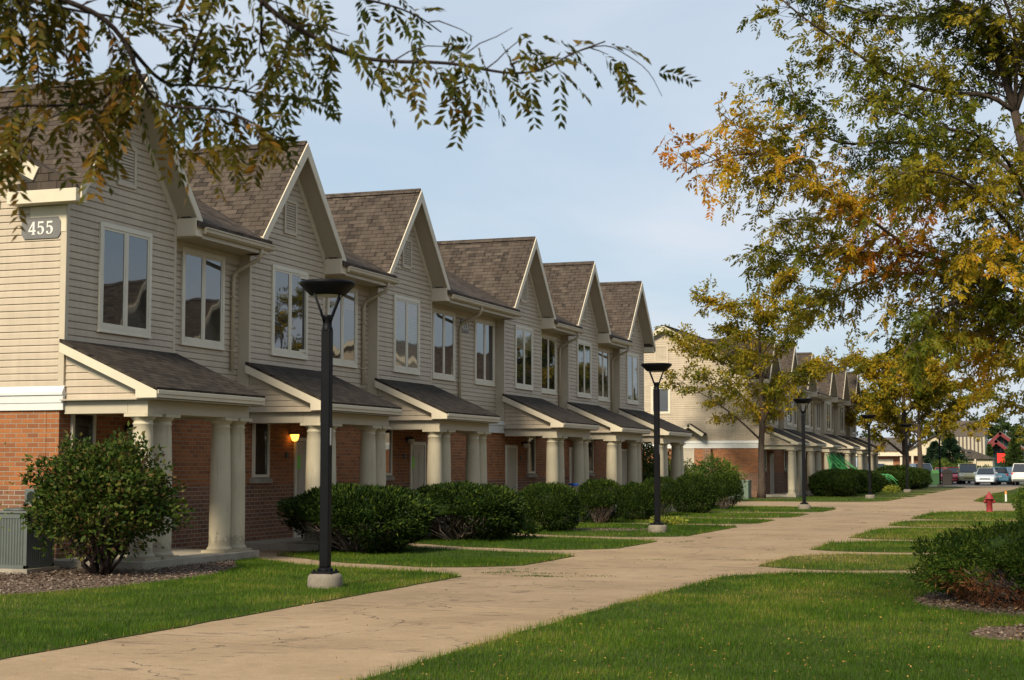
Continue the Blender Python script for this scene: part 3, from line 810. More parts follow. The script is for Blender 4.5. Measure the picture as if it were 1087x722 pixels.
def walk_edge(y0, dy, side, xe=-8.95, n=16, x_end=-14.35, hw=.5):
    """points along one edge of a porch walk, from its flared mouth to the porch"""
    pts = []
    for i in range(n + 1):
        t = i / n; x = xe + (x_end - xe) * t
        flare = .95 * max(0, 1 - (xe - x) / 1.5) ** 2
        s = smooth((xe - .6 - x) / (xe - .6 - x_end))
        wob = .05 * math.sin(x * 3.1 + y0) + .03 * math.sin(x * 7.3 + y0 * 2)
        pts.append((x, y0 + dy * s * s + side * (hw + flare) + wob))
    return pts
def rough(pts, step=.35, amp=.055):
    out = []
    for i in range(len(pts)):
        a = Vector(pts[i]); b = Vector(pts[(i + 1) % len(pts)])
        n = max(1, int((b - a).length / step)) if (b - a).length < 60 else 100
        for k in range(n):
            p = a.lerp(b, k / n)
            q = mnoise.noise_vector((p.x * 1.7, p.y * 1.7, 0))
            out.append((p.x + q.x * amp, p.y + q.y * amp))
    return out
LAWNS = []
def lawn(pts, dens=1.0, dry=0.0):
    pts = rough(pts)
    sheet('lawn', pts, .012, M['soil_grass'], .008)
    LAWNS.append((pts, dens, dry))
def DY(k): return [2.4, 2.2, 1.9, .35, .2, .1][k % 6]
# left, in front of the near row
lawn([(-16.1, -8), (-8.95, -8), (-8.95, 21.5)] + walk_edge(W1[0], DY(0), -1) + [(-14.4, 22.4), (-16.1, 22.4)], 1)
for k in range(5):
    a = walk_edge(W1[k], DY(k), 1); b = walk_edge(W1[k + 1], DY(k + 1), -1)
    lawn(b + a[::-1] if False else a[::-1] + b, 1)
lawn(walk_edge(W1[5], DY(5), 1)[::-1] + [(-8.95, 62.6), (-9.3, 64.2), (-10.2, 65.4), (-11.6, 66.0), (-16.1, 66.0), (-16.1, 60.7), (-14.4, 60.7)], .8)
W2 = [y + 62.5 for y in W1]
lawn([(-16.1, 75.4), (-10.5, 75.6), (-9.4, 76.4), (-8.75, 77.6)] + walk_edge(W2[0], DY(0), -1, -8.7) + [(-14.4, 85.2), (-16.1, 85.2)], .6)
for k in range(5):
    lawn(walk_edge(W2[k], DY(k), 1, -8.6)[::-1] + walk_edge(W2[k + 1], DY(k + 1), -1, -8.6), .5)
lawn(walk_edge(W2[5], DY(5), 1, -8.55)[::-1] + [(-8.5, 130), (-9.5, 133.2), (-40, 133.2), (-40, 124.5), (-14.4, 124.5)], .4)
# far left, behind the rows and beside them
lawn([(-40, 60.8), (-16.25, 60.8), (-16.25, 66), (-40, 66)], .3); lawn([(-40, 75.4), (-16.25, 75.4), (-16.25, 85.1), (-40, 85.1)], .3)
# right of the walkway
V1 = [25.7, 31.35, 36.95, 45.0, 51.2]
def r_edge(y0, side, tilt=.22, n=12, xe=-5.18, x_end=.4, hw=.40):
    pts = []
    for i in range(n + 1):
        t = i / n; x = xe + (x_end - xe) * t
        flare = .95 * max(0, 1 - (x - xe) / 1.3) ** 2
        pts.append((x, y0 + tilt * (x - xe) + side * (hw + flare) + .06 * math.sin(x * 4 + y0)))
    return pts
lawn([(-5.3, -8), (.4, -8)] + r_edge(V1[0], -1)[::-1] + [(-5.35, 20), (-5.42, 15.5)], 1.15, .05)
for k in range(4):
    lawn(r_edge(V1[k], 1)[::1] + r_edge(V1[k + 1], -1)[::-1], 1, [.55, .12, .3, .35][k])
lawn(r_edge(V1[4], 1) + [(.4, 63.2), (-3, 62.2), (-4.6, 60.6), (-5.1, 58.6)], .8, .2)
lawn([(-4.9, 79.5), (-4.4, 77.2), (-3.4, 75.8), (-2.2, 74.9), (.9, 74.2), (.9, 133), (-4.2, 133), (-5.1, 98)], .5, .1)

def blob(c, rx, ry, n=40, seed=0, amp=.18):
    return [(c[0] + rx * math.cos(t) * (1 + amp * mnoise.noise((math.cos(t) * 1.5, math.sin(t) * 1.5, seed))),
             c[1] + ry * math.sin(t) * (1 + amp * mnoise.noise((math.cos(t) * 1.5, math.sin(t) * 1.5, seed + 9)))) for t in [2 * math.pi * k / n for k in range(n)]]
BEDS = []
def bed(pts, dens):
    sheet('mulch_bed', pts, .018, M['mulch'], .012); BEDS.append((pts, dens))
bed([(-16.1, 17.2), (-13.9, 17.0), (-13.1, 17.9), (-12.75, 19.2), (-12.6, 20.8), (-12.75, 22.2), (-13.2, 23.6), (-13.9, 24.8), (-14.22, 25.4), (-14.22, 22.42), (-16.1, 22.42)], 420)
bed(blob((-.45, 20.95), 1.62, 1.85, seed=3), 420)
bed(blob((-.15, 17.05), 1.05, .85, seed=5), 420)
bed(blob((-11.9, 40.7), 1.5, .6, seed=6), 150)
bed(blob((-15.2, 82.2), 1.6, .9, seed=7), 60)

def inside(P, poly):
    x, y = P[:, 0], P[:, 1]; r = np.zeros(len(P), bool); q = np.array(poly); j = len(q) - 1
    for i in range(len(q)):
        xi, yi = q[i]; xj, yj = q[j]
        c = ((yi > y) != (yj > y)) & (x < (xj - xi) * (y - yi) / (yj - yi + 1e-12) + xi)
        r ^= c; j = i
    return r
def dist_edge(P, poly):
    q = np.array(poly); d = np.full(len(P), 1e9)
    for i in range(len(q)):
        a, b = q[i], q[(i + 1) % len(q)]; ab = b - a; L2 = (ab ** 2).sum() + 1e-9
        t = np.clip(((P - a) @ ab) / L2, 0, 1); d = np.minimum(d, np.linalg.norm(P - (a + t[:, None] * ab), axis=1))
    return d
def vnoise(P, s, seed):
    """cheap smooth value noise on a plane"""
    g = np.random.default_rng(seed).random((64, 64)); q = P * s; i = np.floor(q).astype(int); f = q - i; f = f * f * (3 - 2 * f)
    a = g[i[:, 0] % 64, i[:, 1] % 64]; b = g[(i[:, 0] + 1) % 64, i[:, 1] % 64]; c = g[i[:, 0] % 64, (i[:, 1] + 1) % 64]; d = g[(i[:, 0] + 1) % 64, (i[:, 1] + 1) % 64]
    return (a * (1 - f[:, 0]) + b * f[:, 0]) * (1 - f[:, 1]) + (c * (1 - f[:, 0]) + d * f[:, 0]) * f[:, 1]
def in_view(P, m=.5):
    """keeps only ground a little wider than the photograph shows"""
    a = np.degrees(np.arctan2(-P[:, 0], P[:, 1])); return (a < 42) & (a > -6) & (P[:, 1] > 8)
Vs, Fs, Ts, nv = [], [], [], 0
for poly, dens, dry in LAWNS:
    q = np.array(poly); lo, hi = q.min(0), q.max(0)
    lo[1] = max(lo[1], 9)
    step = 3.0; 
    for y0 in np.arange(lo[1], hi[1], step):
        if y0 > 100: continue
        yc = y0 + step / 2
        d = 2300 if yc < 16 else 1900 if yc < 21 else 1300 if yc < 27 else 650 if yc < 36 else 330 if yc < 50 else 150 if yc < 70 else 60
        h0 = .052 if yc < 30 else .058
        wd = .0055 if yc < 21 else .008 if yc < 36 else .014 if yc < 50 else .022
        wdt = hi[0] - lo[0]
        n = int(d * wdt * step * (1 if dens > .3 else .3))
        P = np.stack([rng.uniform(lo[0], hi[0], n), rng.uniform(y0, min(y0 + step, hi[1]), n)], 1)
        P = P[in_view(P)]
        P = P[inside(P, poly)]
        for b, _ in BEDS: P = P[~inside(P, b) | (rng.random(len(P)) < .02)]
        if not len(P): continue
        e = dist_edge(P, poly)
        n = len(P); L = h0 * rng.uniform(.5, 1.25, n) * (.75 + .6 * vnoise(P, .8, 3)) * np.where(e < .10, 1.5, 1.0)
        ang = rng.uniform(0, 2 * math.pi, n); lean = rng.uniform(.1, .75, n)
        D = np.stack([np.cos(ang) * lean, np.sin(ang) * lean, np.ones(n)], 1); D = unit(D)
        S = np.stack([-np.sin(ang), np.cos(ang), np.zeros(n)], 1) * wd
        # blades turn their width to the open sides
        base = np.concatenate([P, np.full((n, 1), .008)], 1)
        V = np.stack([base - S * .5, base + S * .5, base + D * L[:, None]], 1).reshape(-1, 3)
        patch = vnoise(P, .55, 5) * .6 + vnoise(P, 2.6, 8) * .4
        t = (patch - .5) * .85 + dry * (.25 + .6 * vnoise(P, 1.3, 12)) + np.where(e < .10, .16, 0) + rng.normal(0, .10, n) + .11
        t += (rng.random(n) < .06) * .32
        Vs.append(V); Fs.append(np.arange(3 * n).reshape(n, 3) + nv); Ts.append(np.repeat(t, 3)); nv += 3 * n
tag(link_mesh('grass', np_mesh('grass', np.concatenate(Vs), np.concatenate(Fs), M['grass'], attr=np.concatenate(Ts)), None), 'short mown green grass of the lawns along the walkway', 'grass', None, 'stuff')
print('grass blades', nv // 3)

def scatter_flat(name, polys, mat, L, label, cat, z=.02):
    P = []
    for poly, dens in polys:
        q = np.array(poly); lo, hi = q.min(0), q.max(0)
        n = int(dens * (hi - lo).prod()); p = rng.uniform(lo, hi, (n, 2)); p = p[inside(p, poly)]; P.append(p)
    P = np.concatenate(P); n = len(P)
    a = rng.uniform(0, 2 * math.pi, n)
    D = np.stack([np.cos(a), np.sin(a), rng.normal(0, .22, n)], 1); S = np.stack([-np.sin(a), np.cos(a), rng.normal(0, .35, n)], 1)
    P3 = np.concatenate([P, z + rng.uniform(0, .025, (n, 1))], 1)
    V, F = leaf_arrays(P3, D, S, rng.uniform(.5, 1.2, n) * L, rng.uniform(.35, .7, n) * L, .25)
    return tag(link_mesh(name, np_mesh(name, V, F, mat), None), label, cat, None, 'stuff')
scatter_flat('bark_mulch', BEDS, M['chips'], .05, 'brown and grey bark mulch strewn over the planting beds', 'mulch')
# fallen leaves gather along the edges of the paving
P = []
for poly, dens, dry in LAWNS:
    q = np.array(poly)
    for i in range(len(q)):
        a, b = q[i], q[(i + 1) % len(q)]; L = np.linalg.norm(b - a)
        if not (9 < a[1] < 90) or L > 3: continue
        n = rng.poisson(L * 16.0)
        for _ in range(n): P.append(a + (b - a) * rng.random() + rng.normal(0, .09, 2))
P = np.array(P); 
Q = np.stack([rng.uniform(-9, -5.2, 260), rng.uniform(11, 60, 260)], 1)
Q2 = np.stack([rng.uniform(-5.2, -.6, 2000), rng.uniform(11, 26, 2000)], 1)
Q3 = np.stack([rng.uniform(-16, -5, 700), rng.normal(66.3, .35, 700)], 1); Q4 = np.stack([rng.uniform(-16, -8.6, 400), rng.normal(75.2, .3, 400)], 1)
P = np.concatenate([P, Q, Q2, Q3, Q4]); n = len(P); a = rng.uniform(0, 6.28, n)
Z = np.where((P[:, 0] > -5.2) & (P[:, 1] < 26), rng.uniform(.05, .075, n), rng.uniform(.008, .04, n))
V, F = leaf_arrays(np.concatenate([P, Z[:, None]], 1), np.stack([np.cos(a), np.sin(a), rng.normal(.1, .3, n)], 1), np.stack([-np.sin(a), np.cos(a), rng.normal(0, .4, n)], 1), rng.uniform(.012, .042, n), rng.uniform(.007, .018, n))
tag(link_mesh('fallen_leaves', np_mesh('fallen_leaves', V, F, M['fallen']), None), 'small brown and orange leaves fallen along the paving edges', 'leaves', None, 'stuff')
# weeds rooted in the joints of the paving
P = []
for _ in range(34):
    c = (rng.uniform(-9, -5.6), rng.uniform(20, 62))
    if rng.random() < .55: c = (rng.uniform(-8.9, -7.6), rng.uniform(23.2, 25.6))
    m = int(rng.integers(12, 60)); s = rng.uniform(.03, .10)
    P.append(np.stack([rng.normal(c[0], s * 1.6, m), rng.normal(c[1], s * .6, m)], 1))
P = np.concatenate(P); n = len(P); a = rng.uniform(0, 6.28, n)
V, F = leaf_arrays(np.concatenate([P, np.full((n, 1), .006)], 1), np.stack([np.cos(a) * .9, np.sin(a) * .9, np.full(n, .5)], 1), np.stack([-np.sin(a), np.cos(a), np.zeros(n)], 1), rng.uniform(.02, .045, n), np.full(n, .012))
tag(link_mesh('weeds', np_mesh('weeds', V, F, M['grass'], attr=np.full(len(V), .02)), None), 'small green weeds growing in cracks of the walkway', 'weeds', None, 'stuff')

# ------------------------------------------------------------------ walkway lamps
def make_lamp():
    r = empty('street_lamp', (0, 0, 0))
    MB().lathe([(.235, -.02), (.245, .05), (.24, .15), (.225, .185), (.19, .205), (.0, .208)], (0, 0, 0), 28).build('footing', M['footing'], r)
    b = MB().box((-.15, -.15, .209), (.15, .15, .235)).lathe([(.11, .236), (.11, .27), (.085, .29)], (0, 0, 0), 16)
    for sx in (-1, 1):
        for sy in (-1, 1): b.lathe([(.022, .236), (.022, .262), (.0, .266)], (sx * .115, sy * .115, 0), 6, False)
    b.build('base_plate', M['lamp'], r, .004)
    MB().box((-.066, -.066, .292), (.066, .066, 3.60)).build('pole', M['lamp'], r, .012)
    MB().box((.0661, -.03, 1.98), (.0675, .02, 2.22)).build('pole_label', M['signwhite'], r)
    MB().lathe([(.075, 3.58), (.078, 3.62), (.066, 3.64), (.064, 3.70), (.075, 3.76), (.10, 3.80), (.0, 3.803)], (0, 0, 0), 20).build('hub', M['lamp'], r)
    for k in range(4):
        t = math.pi / 4 + k * math.pi / 2 + .35
        c, s = math.cos(t), math.sin(t)
        MB().tube([(c * .055, s * .055, 3.70), (c * .085, s * .085, 3.77), (c * .25, s * .25, 4.09)], [.022, .018, .015], 8).build('arm', M['lamp'], r)
    h = MB().lathe([(.0, 4.078), (.245, 4.08), (.255, 4.09), (.378, 4.215), (.392, 4.24), (.390, 4.262), (.375, 4.275), (.0, 4.288)], (0, 0, 0), 40).build('lamp_head', M['lamp'], r)
    MB().lathe([(.0, 4.066), (.19, 4.068), (.21, 4.086)], (0, 0, 0), 28).build('lens', M['lens'], h)
    return r
lamp = make_lamp()
LP = [(-9.93, 20.25, 'tall black lamp post on a round concrete footing, nearest one, before the second porch'),
      (-10.11, 39.5, 'black lamp post beside the pale far end wall, second along the path'),
      (-10.1, 62.2, 'black lamp post standing in front of the yellowing tree, third along the path'),
      (-10.2, 83.4, 'black lamp post at the green cobweb hedge, fourth along the path'),
      (-10.3, 103, 'black lamp post before the two far trees, fifth along the path'),
      (-10.35, 128.5, 'farthest black lamp post, beside the green and brown bins')]
for i, (x, y, lab) in enumerate(LP):
    o = lamp if i == 0 else copy_tree(lamp)
    o.location = (x, y, 0); o.rotation_euler = (0, 0, R([4, -3, 2, 8, 0, 5][i]))
    tag(o, lab, 'lamp post', 'lamp posts along the walkway')

# ------------------------------------------------------------------ clipped yews and other shrubs
def sph_dirs(n):
    z = rng.uniform(-1, 1, n); t = rng.uniform(0, 2 * math.pi, n); s = np.sqrt(1 - z * z)
    return np.stack([s * np.cos(t), s * np.sin(t), z], 1)
def lump(d, seed, f=2.2):
    """uneven radius of a crown in direction d"""
    return np.array([mnoise.noise((v[0] * f + seed, v[1] * f, v[2] * f)) + .5 * mnoise.noise((v[0] * f * 2.3, v[1] * f * 2.3 + seed, v[2] * f * 2.3)) for v in d])
def bush_mesh(name, n, size, seed, mat, flat=.55, power=2.6, leaf=(.08, .03), cut=None, amp=.12, shell=.16, up=.35, zc=.52):
    """leaves on an uneven rounded shape of half-widths size (x, y, height)"""
    d = sph_dirs(n); sx, sy, sz = size
    e = power
    rad = 1 / (np.abs(d[:, 0]) ** e + np.abs(d[:, 1]) ** e + np.abs(d[:, 2]) ** e) ** (1 / e)
    rr = rad * (1 + amp * lump(d, seed)) * (1 - shell * rng.random(n) ** 1.5)
    P = d * rr[:, None] * np.array([sx, sy, sz * .5]) + np.array([0, 0, sz * zc])
    keep = P[:, 2] > .03 + .10 * rng.random(n)
    if cut is not None: keep &= cut(P)
    P, d = P[keep], d[keep]; n = len(P)
    D = unit(d + rng.normal(0, .55, (n, 3)) + np.array([0, 0, up])); S = rng.normal(0, 1, (n, 3))
    V, F = leaf_arrays(P, D, S, rng.uniform(.6, 1.3, n) * leaf[0], rng.uniform(.7, 1.3, n) * leaf[1])
    return np_mesh(name, V, F, mat)
def core_mesh(name, size, seed, mat, k=.80, zc=.52, power=2.6, zmin=.18):
    mb = MB(); N, Mh = 28, 14; vs = []
    for j in range(Mh + 1):
        ph = math.pi * j / Mh
        for i in range(N):
            t = 2 * math.pi * i / N
            d = (math.sin(ph) * math.cos(t), math.sin(ph) * math.sin(t), math.cos(ph))
            r = 1 / (sum(abs(c) ** power for c in d)) ** (1 / power) * k * (1 + .1 * mnoise.noise((d[0] * 4 + seed, d[1] * 4, d[2] * 4)))
            vs.append((d[0] * r * size[0], d[1] * r * size[1], max(zmin, d[2] * r * size[2] * .5 + size[2] * zc)))
    fs = [(j * N + i, j * N + (i + 1) % N, (j + 1) * N + (i + 1) % N, (j + 1) * N + i) for j in range(Mh) for i in range(N)]
    mb.add(vs, fs, True); return mb.mesh(name, mat)
def stems_mesh(name, n, spread, h, r, seed, mat, base=.15, wig=.08, forks=2, segs=4):
    rd = random.Random(seed); mb = MB()
    for _ in range(n):
        a = rd.uniform(0, 6.28); L = rd.uniform(.7, 1.1)
        tip = Vector((math.cos(a) * spread[0] * L * rd.uniform(.5, 1), math.sin(a) * spread[1] * L * rd.uniform(.5, 1), h * rd.uniform(.7, 1.05)))
        p0 = Vector((math.cos(a) * base * rd.random(), math.sin(a) * base * rd.random(), -.02))
        pts = [p0]
        for k in range(1, segs + 1):
            t = k / segs
            p = p0.lerp(tip, t); p.z = p0.z + (tip.z - p0.z) * t ** 1.15
            pts.append(p + Vector((rd.gauss(0, wig), rd.gauss(0, wig), rd.gauss(0, wig * .6))) * (1 if k < segs else .5))
        mb.tube(pts, [r * (1 - .75 * k / segs) for k in range(segs + 1)], 6)
        for _ in range(forks):
            k = rd.randint(1, segs - 1); q = pts[k]
            e = q + (pts[k + 1] - q).normalized() * rd.uniform(.2, .5) * h * .6 + Vector((rd.gauss(0, .2), rd.gauss(0, .2), rd.gauss(.08, .12))) * h * .5
            mid = q.lerp(e, .5) + Vector((rd.gauss(0, wig), rd.gauss(0, wig), 0)) * .6
            mb.tube([q, mid, e], [r * .5, r * .35, r * .15], 5)
    return mb.mesh(name, mat)
def bare_low(a0, zmax=.80):
    """the foliage has died back low down on the side facing angle a0"""
    def f(P):
        a = np.arctan2(P[:, 1], P[:, 0]); da = np.abs((a - a0 + math.pi) % (2 * math.pi) - math.pi)
        lim = zmax * np.clip(1.25 - da / 1.15, 0, 1) + .12
        return P[:, 2] > lim + .08 * rng.normal(0, 1, len(P))
    return f
ytypes = []
for k, (n, sz, a0) in enumerate([(30000, (1.45, 1.5, 1.26), -2.2), (26000, (1.4, 1.45, 1.26), -1.9), (16000, (1.2, 1.25, 1.27), None), (16000, (1.1, 1.3, 1.27), -1.4)]):
    cut = bare_low(a0, .80 if k < 2 else .45) if a0 is not None else None
    ytypes.append((bush_mesh('yew_leaves', n, sz, k * 3.1, M['yew'], cut=cut, leaf=(.095, .034), power=2.5 + .25 * k, amp=.13, shell=.2), core_mesh('yew_core', (sz[0], sz[1], sz[2] * (.62 if a0 is not None else 1)), k, M['yew'], .76, zc=.98 if a0 is not None else .60, zmin=(.5 if k < 2 else .34) * sz[2] if a0 is not None else .18), stems_mesh('yew_stems', 60 if k < 2 else 26, (sz[0] * .92, sz[1] * .92), .75, .022, k, M['deadwood'])))
def yew(x, y, s, kind, label, rz=0.0, sz=1.0, group='clipped yews along the porches'):
    r = empty('yew_bush', (x, y, 0), rz, label, 'bush', group)
    for nm, me in zip(('foliage', 'inner_foliage', 'stems'), ytypes[kind]):
        o = link_mesh(nm, me, None, r); o.scale = (s, s, s * sz)
    return r
yew(-13.45, 28.75, .98, 0, 'big rounded dark yew right behind the nearest lamp post, bare stems at its left foot')
yew(-13.3, 34.0, .96, 1, 'large dark yew with bare forked stems low on its left, second clipped bush')
yew(-13.0, 39.4, .64, 2, 'dark clipped yew with a blue bicycle seat peeping out at its right', 0, 1.42)
yew(-13.4, 45.6, .58, 3, 'clipped yew before the fifth porch, mulch patch at its left foot', .4, 1.62)
yew(-13.05, 48.3, .42, 2, 'small rounded yew in front of taller ones, just left of the second lamp post', 1.0, 2.05)
yew(-13.3, 52.4, .50, 3, 'clipped yew standing behind the second lamp post', 2.0, 1.92)
yew(-13.0, 56.0, .55, 2, 'clipped yew just right of the second lamp post, below the last porch', 2.6, 1.82)
yew(-13.1, 61.6, .53, 3, 'rightmost clipped yew of the near row, in front of the leafy green shrubs', .7, 1.92)
for i, (x, y, s, lab) in enumerate([
        (-12.7, 88.2, 1.05, 'clipped yew left of the third lamp post before the second row'),
        (-12.9, 92.6, 1.10, 'clipped yew right of the third lamp post below white columns'),
        (-12.5, 97.2, 1.05, 'broad clipped yew left of the green cobweb'),
        (-12.7, 103.5, .85, 'small clipped yew hung with the green cobweb strands'),
        (-11.9, 108.5, 1.0, 'clipped yew right of the fourth lamp post'),
        (-12.2, 114.5, 1.25, 'long clipped yew toward the far end of the second row'),
        (-11.6, 117.5, 1.15, 'rightmost clipped yew of the second row, beside the fifth lamp post')]):
    yew(x, y, s, 2 + i % 2, lab, i * 1.3)

# the leafy shrub at the corner
def leafy_shrub(name, loc, size, n, leaf, mat, label, seed, stems=22, cat='shrub', h0=.3, group=None, r=.03, stem_mat='twig'):
    o = empty(name, loc, 0, label, cat, group)
    d = sph_dirs(n); rr = (.35 + .65 * rng.random(n) ** .45) * (1 + .38 * lump(d, seed, 2.6))
    P = d * rr[:, None] * np.array([size[0], size[1], size[2] * .5]) + np.array([0, 0, size[2] * .56])
    wdt = np.clip((P[:, 2] - h0 * size[2]) / (size[2] * .3), 0, 1)
    P = P[(P[:, 2] > h0 * size[2] * .5) & (rng.random(n) < .10 + .9 * wdt)]; n = len(P)
    cl = unit(P - np.array([0, 0, size[2] * .35]))
    D = unit(cl * .8 + rng.normal(0, .8, (n, 3)) - np.array([0, 0, .1])); S = rng.normal(0, 1, (n, 3))
    V, F = leaf_arrays(P, D, S, rng.uniform(.6, 1.3, n) * leaf[0], rng.uniform(.7, 1.2, n) * leaf[1])
    link_mesh('foliage', np_mesh('shrub_foliage', V, F, mat), None, o)
    link_mesh('stems', stems_mesh('shrub_stems', stems, (size[0] * .85, size[1] * .85), size[2] * .85, r, seed, M[stem_mat], forks=4, segs=5), None, o)
    return o
leafy_shrub('burning_bush', (-14.25, 21.3, .03), (1.12, 1.1, 1.92), 22000, (.088, .050), M['burning'], 'tall leafy shrub with reddening leaf tips in front of the corner porch columns', 4.2, stems=20, h0=.26, r=.034)
leafy_shrub('rounded_shrub', (-17.6, 64.5, 0), (1.5, 1.4, 1.8), 9000, (.11, .05), M['bright'], 'rounded green shrub between the two rows, beside the last porch', 2.0, h0=.05)
leafy_shrub('rounded_shrub', (-17.2, 70, 0), (1.2, 1.2, 1.85), 5000, (.14, .06), M['bright'], 'loose light green shrub before the orange brick end wall', 7.0, h0=.1)
leafy_shrub('rounded_shrub', (-16.2, 74, 0), (1.25, 1.2, 1.9), 5000, (.15, .065), M['bright'], 'leafy green shrub touching the green utility box', 9.0, h0=.2)
leafy_shrub('twiggy_sapling', (-15.35, 19.35, .03), (.85, .55, 2.0), 160, (.06, .03), M['lime'], 'thin bare sapling with a few yellow leaves at the left edge', 3.0, stems=7, h0=.2, r=.012, stem_mat='twig')
leafy_shrub('perennial_clump', (-11.1, 44.6, .02), (.52, .3, .17), 420, (.12, .04), M['lime'], 'yellow-green perennial clump behind the second lamp post', 5.0, stems=4, h0=.0, cat='plant', r=.008)
leafy_shrub('perennial_clump', (-12.1, 35.0, .02), (.35, .25, .4), 250, (.12, .05), M['bright'], 'small bright green plant at the foot of the second yew', 6.0, stems=3, h0=.0, cat='plant', r=.008)
leafy_shrub('perennial_clump', (-11.0, 100.5, .02), (.5, .5, .4), 300, (.16, .06), M['lime'], 'yellow-green plants on the grass near the green cobweb', 8.0, stems=3, h0=.0, cat='plant', r=.008)
for k, (x, y, h, s) in enumerate([(-15.4, 62.9, 2.6, 1.4), (-19, 66.5, 3.6, 2.0), (-22, 72, 3.8, 2.2)]):
    leafy_shrub('background_shrub', (x - 2, y + 2, 0), (s, s, h), 5000, (.16, .07), M['fargreen'], ['dark green shrub glimpsed between the columns of the last porch', 'tall dark green shrub behind the last porch', 'far dark green shrub in the gap between the rows'][k], 11.0 + k, h0=.02)

# spreading juniper on the right, dead below
def juniper(loc, size, n, label, seed, dead=True, s=1.0):
    o = empty('juniper_bush', loc, 0, label, 'bush')
    d = sph_dirs(n); L_ = lump(d, seed, 3.6)
    rr = (1 + .30 * L_) * (1 - .16 * rng.random(n) ** 1.6)
    P = d * rr[:, None] * np.array([size[0], size[1], size[2] * .62]) + np.array([0, 0, size[2] * .46])
    keep = P[:, 2] > .06
    if dead:
        front = (P[:, 1] < .15 * size[1]) & (P[:, 0] > -.85 * size[0])
        keep &= ~(front & (P[:, 2] < .50 * size[2] + .09 * rng.normal(0, 1, n) + .30 * L_))
    Pg, dg = P[keep], d[keep]; m = len(Pg)
    tuft = rng.choice(m, min(m, int(340 * size[0])), replace=False)                     # sprays gather into tufts
    which = tuft[rng.integers(0, len(tuft), m)]; b_ = sph_dirs(m); rt = rng.random(m) ** .5 * .125
    Pg = Pg[which] + b_ * rt[:, None]; dg = unit(dg[which] * .6 + b_)
    D = unit(dg + rng.normal(0, .4, (m, 3)) + np.array([0, 0, .35])); S = rng.normal(0, 1, (m, 3))
    V, F = leaf_arrays(Pg, D, S, rng.uniform(.6, 1.4, m) * .052 * s, rng.uniform(.7, 1.2, m) * .024 * s)
    link_mesh('foliage', np_mesh('juniper_foliage', V, F, M['juniper']), None, o)
    link_mesh('inner_foliage', core_mesh('juniper_core', (size[0] * .9, size[1] * .9, size[2] * 1.0), seed, M['juniper'], .64, zc=.56 if not dead else .72, power=2.2), None, o)
    if dead:
        k2 = (P[:, 2] < .55 * size[2]) & (P[:, 1] < .3 * size[1]) & (L_ > -.05); Pd, dd = P[k2] * np.array([.9, .9, .95]), d[k2]; m = len(Pd)
        sel = rng.random(m) < .5; Pd, dd = Pd[sel], dd[sel]; m = len(Pd)
        V, F = leaf_arrays(Pd, unit(dd + rng.normal(0, .7, (m, 3))), rng.normal(0, 1, (m, 3)), rng.uniform(.5, 1.3, m) * .075, np.full(m, .013))
        link_mesh('dead_foliage', np_mesh('juniper_dead', V, F, M['dead']), None, o)
        link_mesh('stems', stems_mesh('juniper_stems', 110, (size[0] * .98, size[1] * 1.0), size[2] * .52, .017, 5, M['deadwood'], base=.5, wig=.07, forks=4), None, o)
    return o
juniper((-.42, 20.95, .02), (1.45, 1.65, .84), 52000, 'wide juniper at the right edge, green above and brown dead wood below', 1.0)
juniper((-.05, 25.2, .02), (1.15, 1.6, .74), 24000, 'second juniper rising behind the half-dead one at the right edge', 6.0, False)
juniper((-1.05, 46.5, .0), (.62, 1.0, .9), 5000, 'small dark juniper at the right edge beyond the hydrant walk', 8.0, False, 1.3)
juniper((-1.5, 57.5, .0), (.6, .9, .95), 5000, 'upright dark bush at the right edge behind the hydrant', 9.0, False, 1.5)

# ------------------------------------------------------------------ trees
def compound(P, D, n_pairs, L, leaflet, wl, tint, droop=.55):
    """feather leaves: from P along D (bending down), n_pairs of leaflets; arrays of leaflets"""
    n = len(P); D = unit(D)
    up = np.array([0, 0, 1.0])
    S = np.cross(D, up); bad = np.linalg.norm(S, axis=1) < .15
    S[bad] = rng.normal(0, 1, (bad.sum(), 3)); S = unit(S)
    roll = rng.normal(0, .6, n); N = np.cross(S, D); S = S * np.cos(roll)[:, None] + N * np.sin(roll)[:, None]
    Ps, Ds, Ss, Ls, Ts = [], [], [], [], []
    for k in range(n_pairs):
        t = .18 + .82 * (k + .5) / n_pairs
        a = P + D * (L * t)[:, None] + np.array([0, 0, -1.0]) * (L * droop * t * t)[:, None]
        tang = unit(D + np.array([0, 0, -1.0]) * (2 * droop * t))
        for s in (-1, 1):
            keep = rng.random(n) < .94
            ang = rng.normal(.95, .12, n)[:, None]
            d = tang * np.cos(ang) + S * s * np.sin(ang) + np.array([0, 0, -.25]) + rng.normal(0, .12, (n, 3))
            Ps.append(a[keep]); Ds.append(d[keep]); nn = np.cross(tang, S)
            Ss.append(np.cross(d, nn + rng.normal(0, .35, (n, 3)))[keep])
            Ls.append((leaflet * rng.uniform(.75, 1.15, n) * (1 - .35 * abs(t - .55)))[keep]); Ts.append(tint[keep] + rng.normal(0, .04, keep.sum()))
    Ps, Ds, Ss, Ls, Ts = map(np.concatenate, (Ps, Ds, Ss, Ls, Ts))
    V, F = leaf_arrays(Ps, Ds, Ss, Ls, Ls * wl)
    return V, F, np.repeat(Ts, 4)

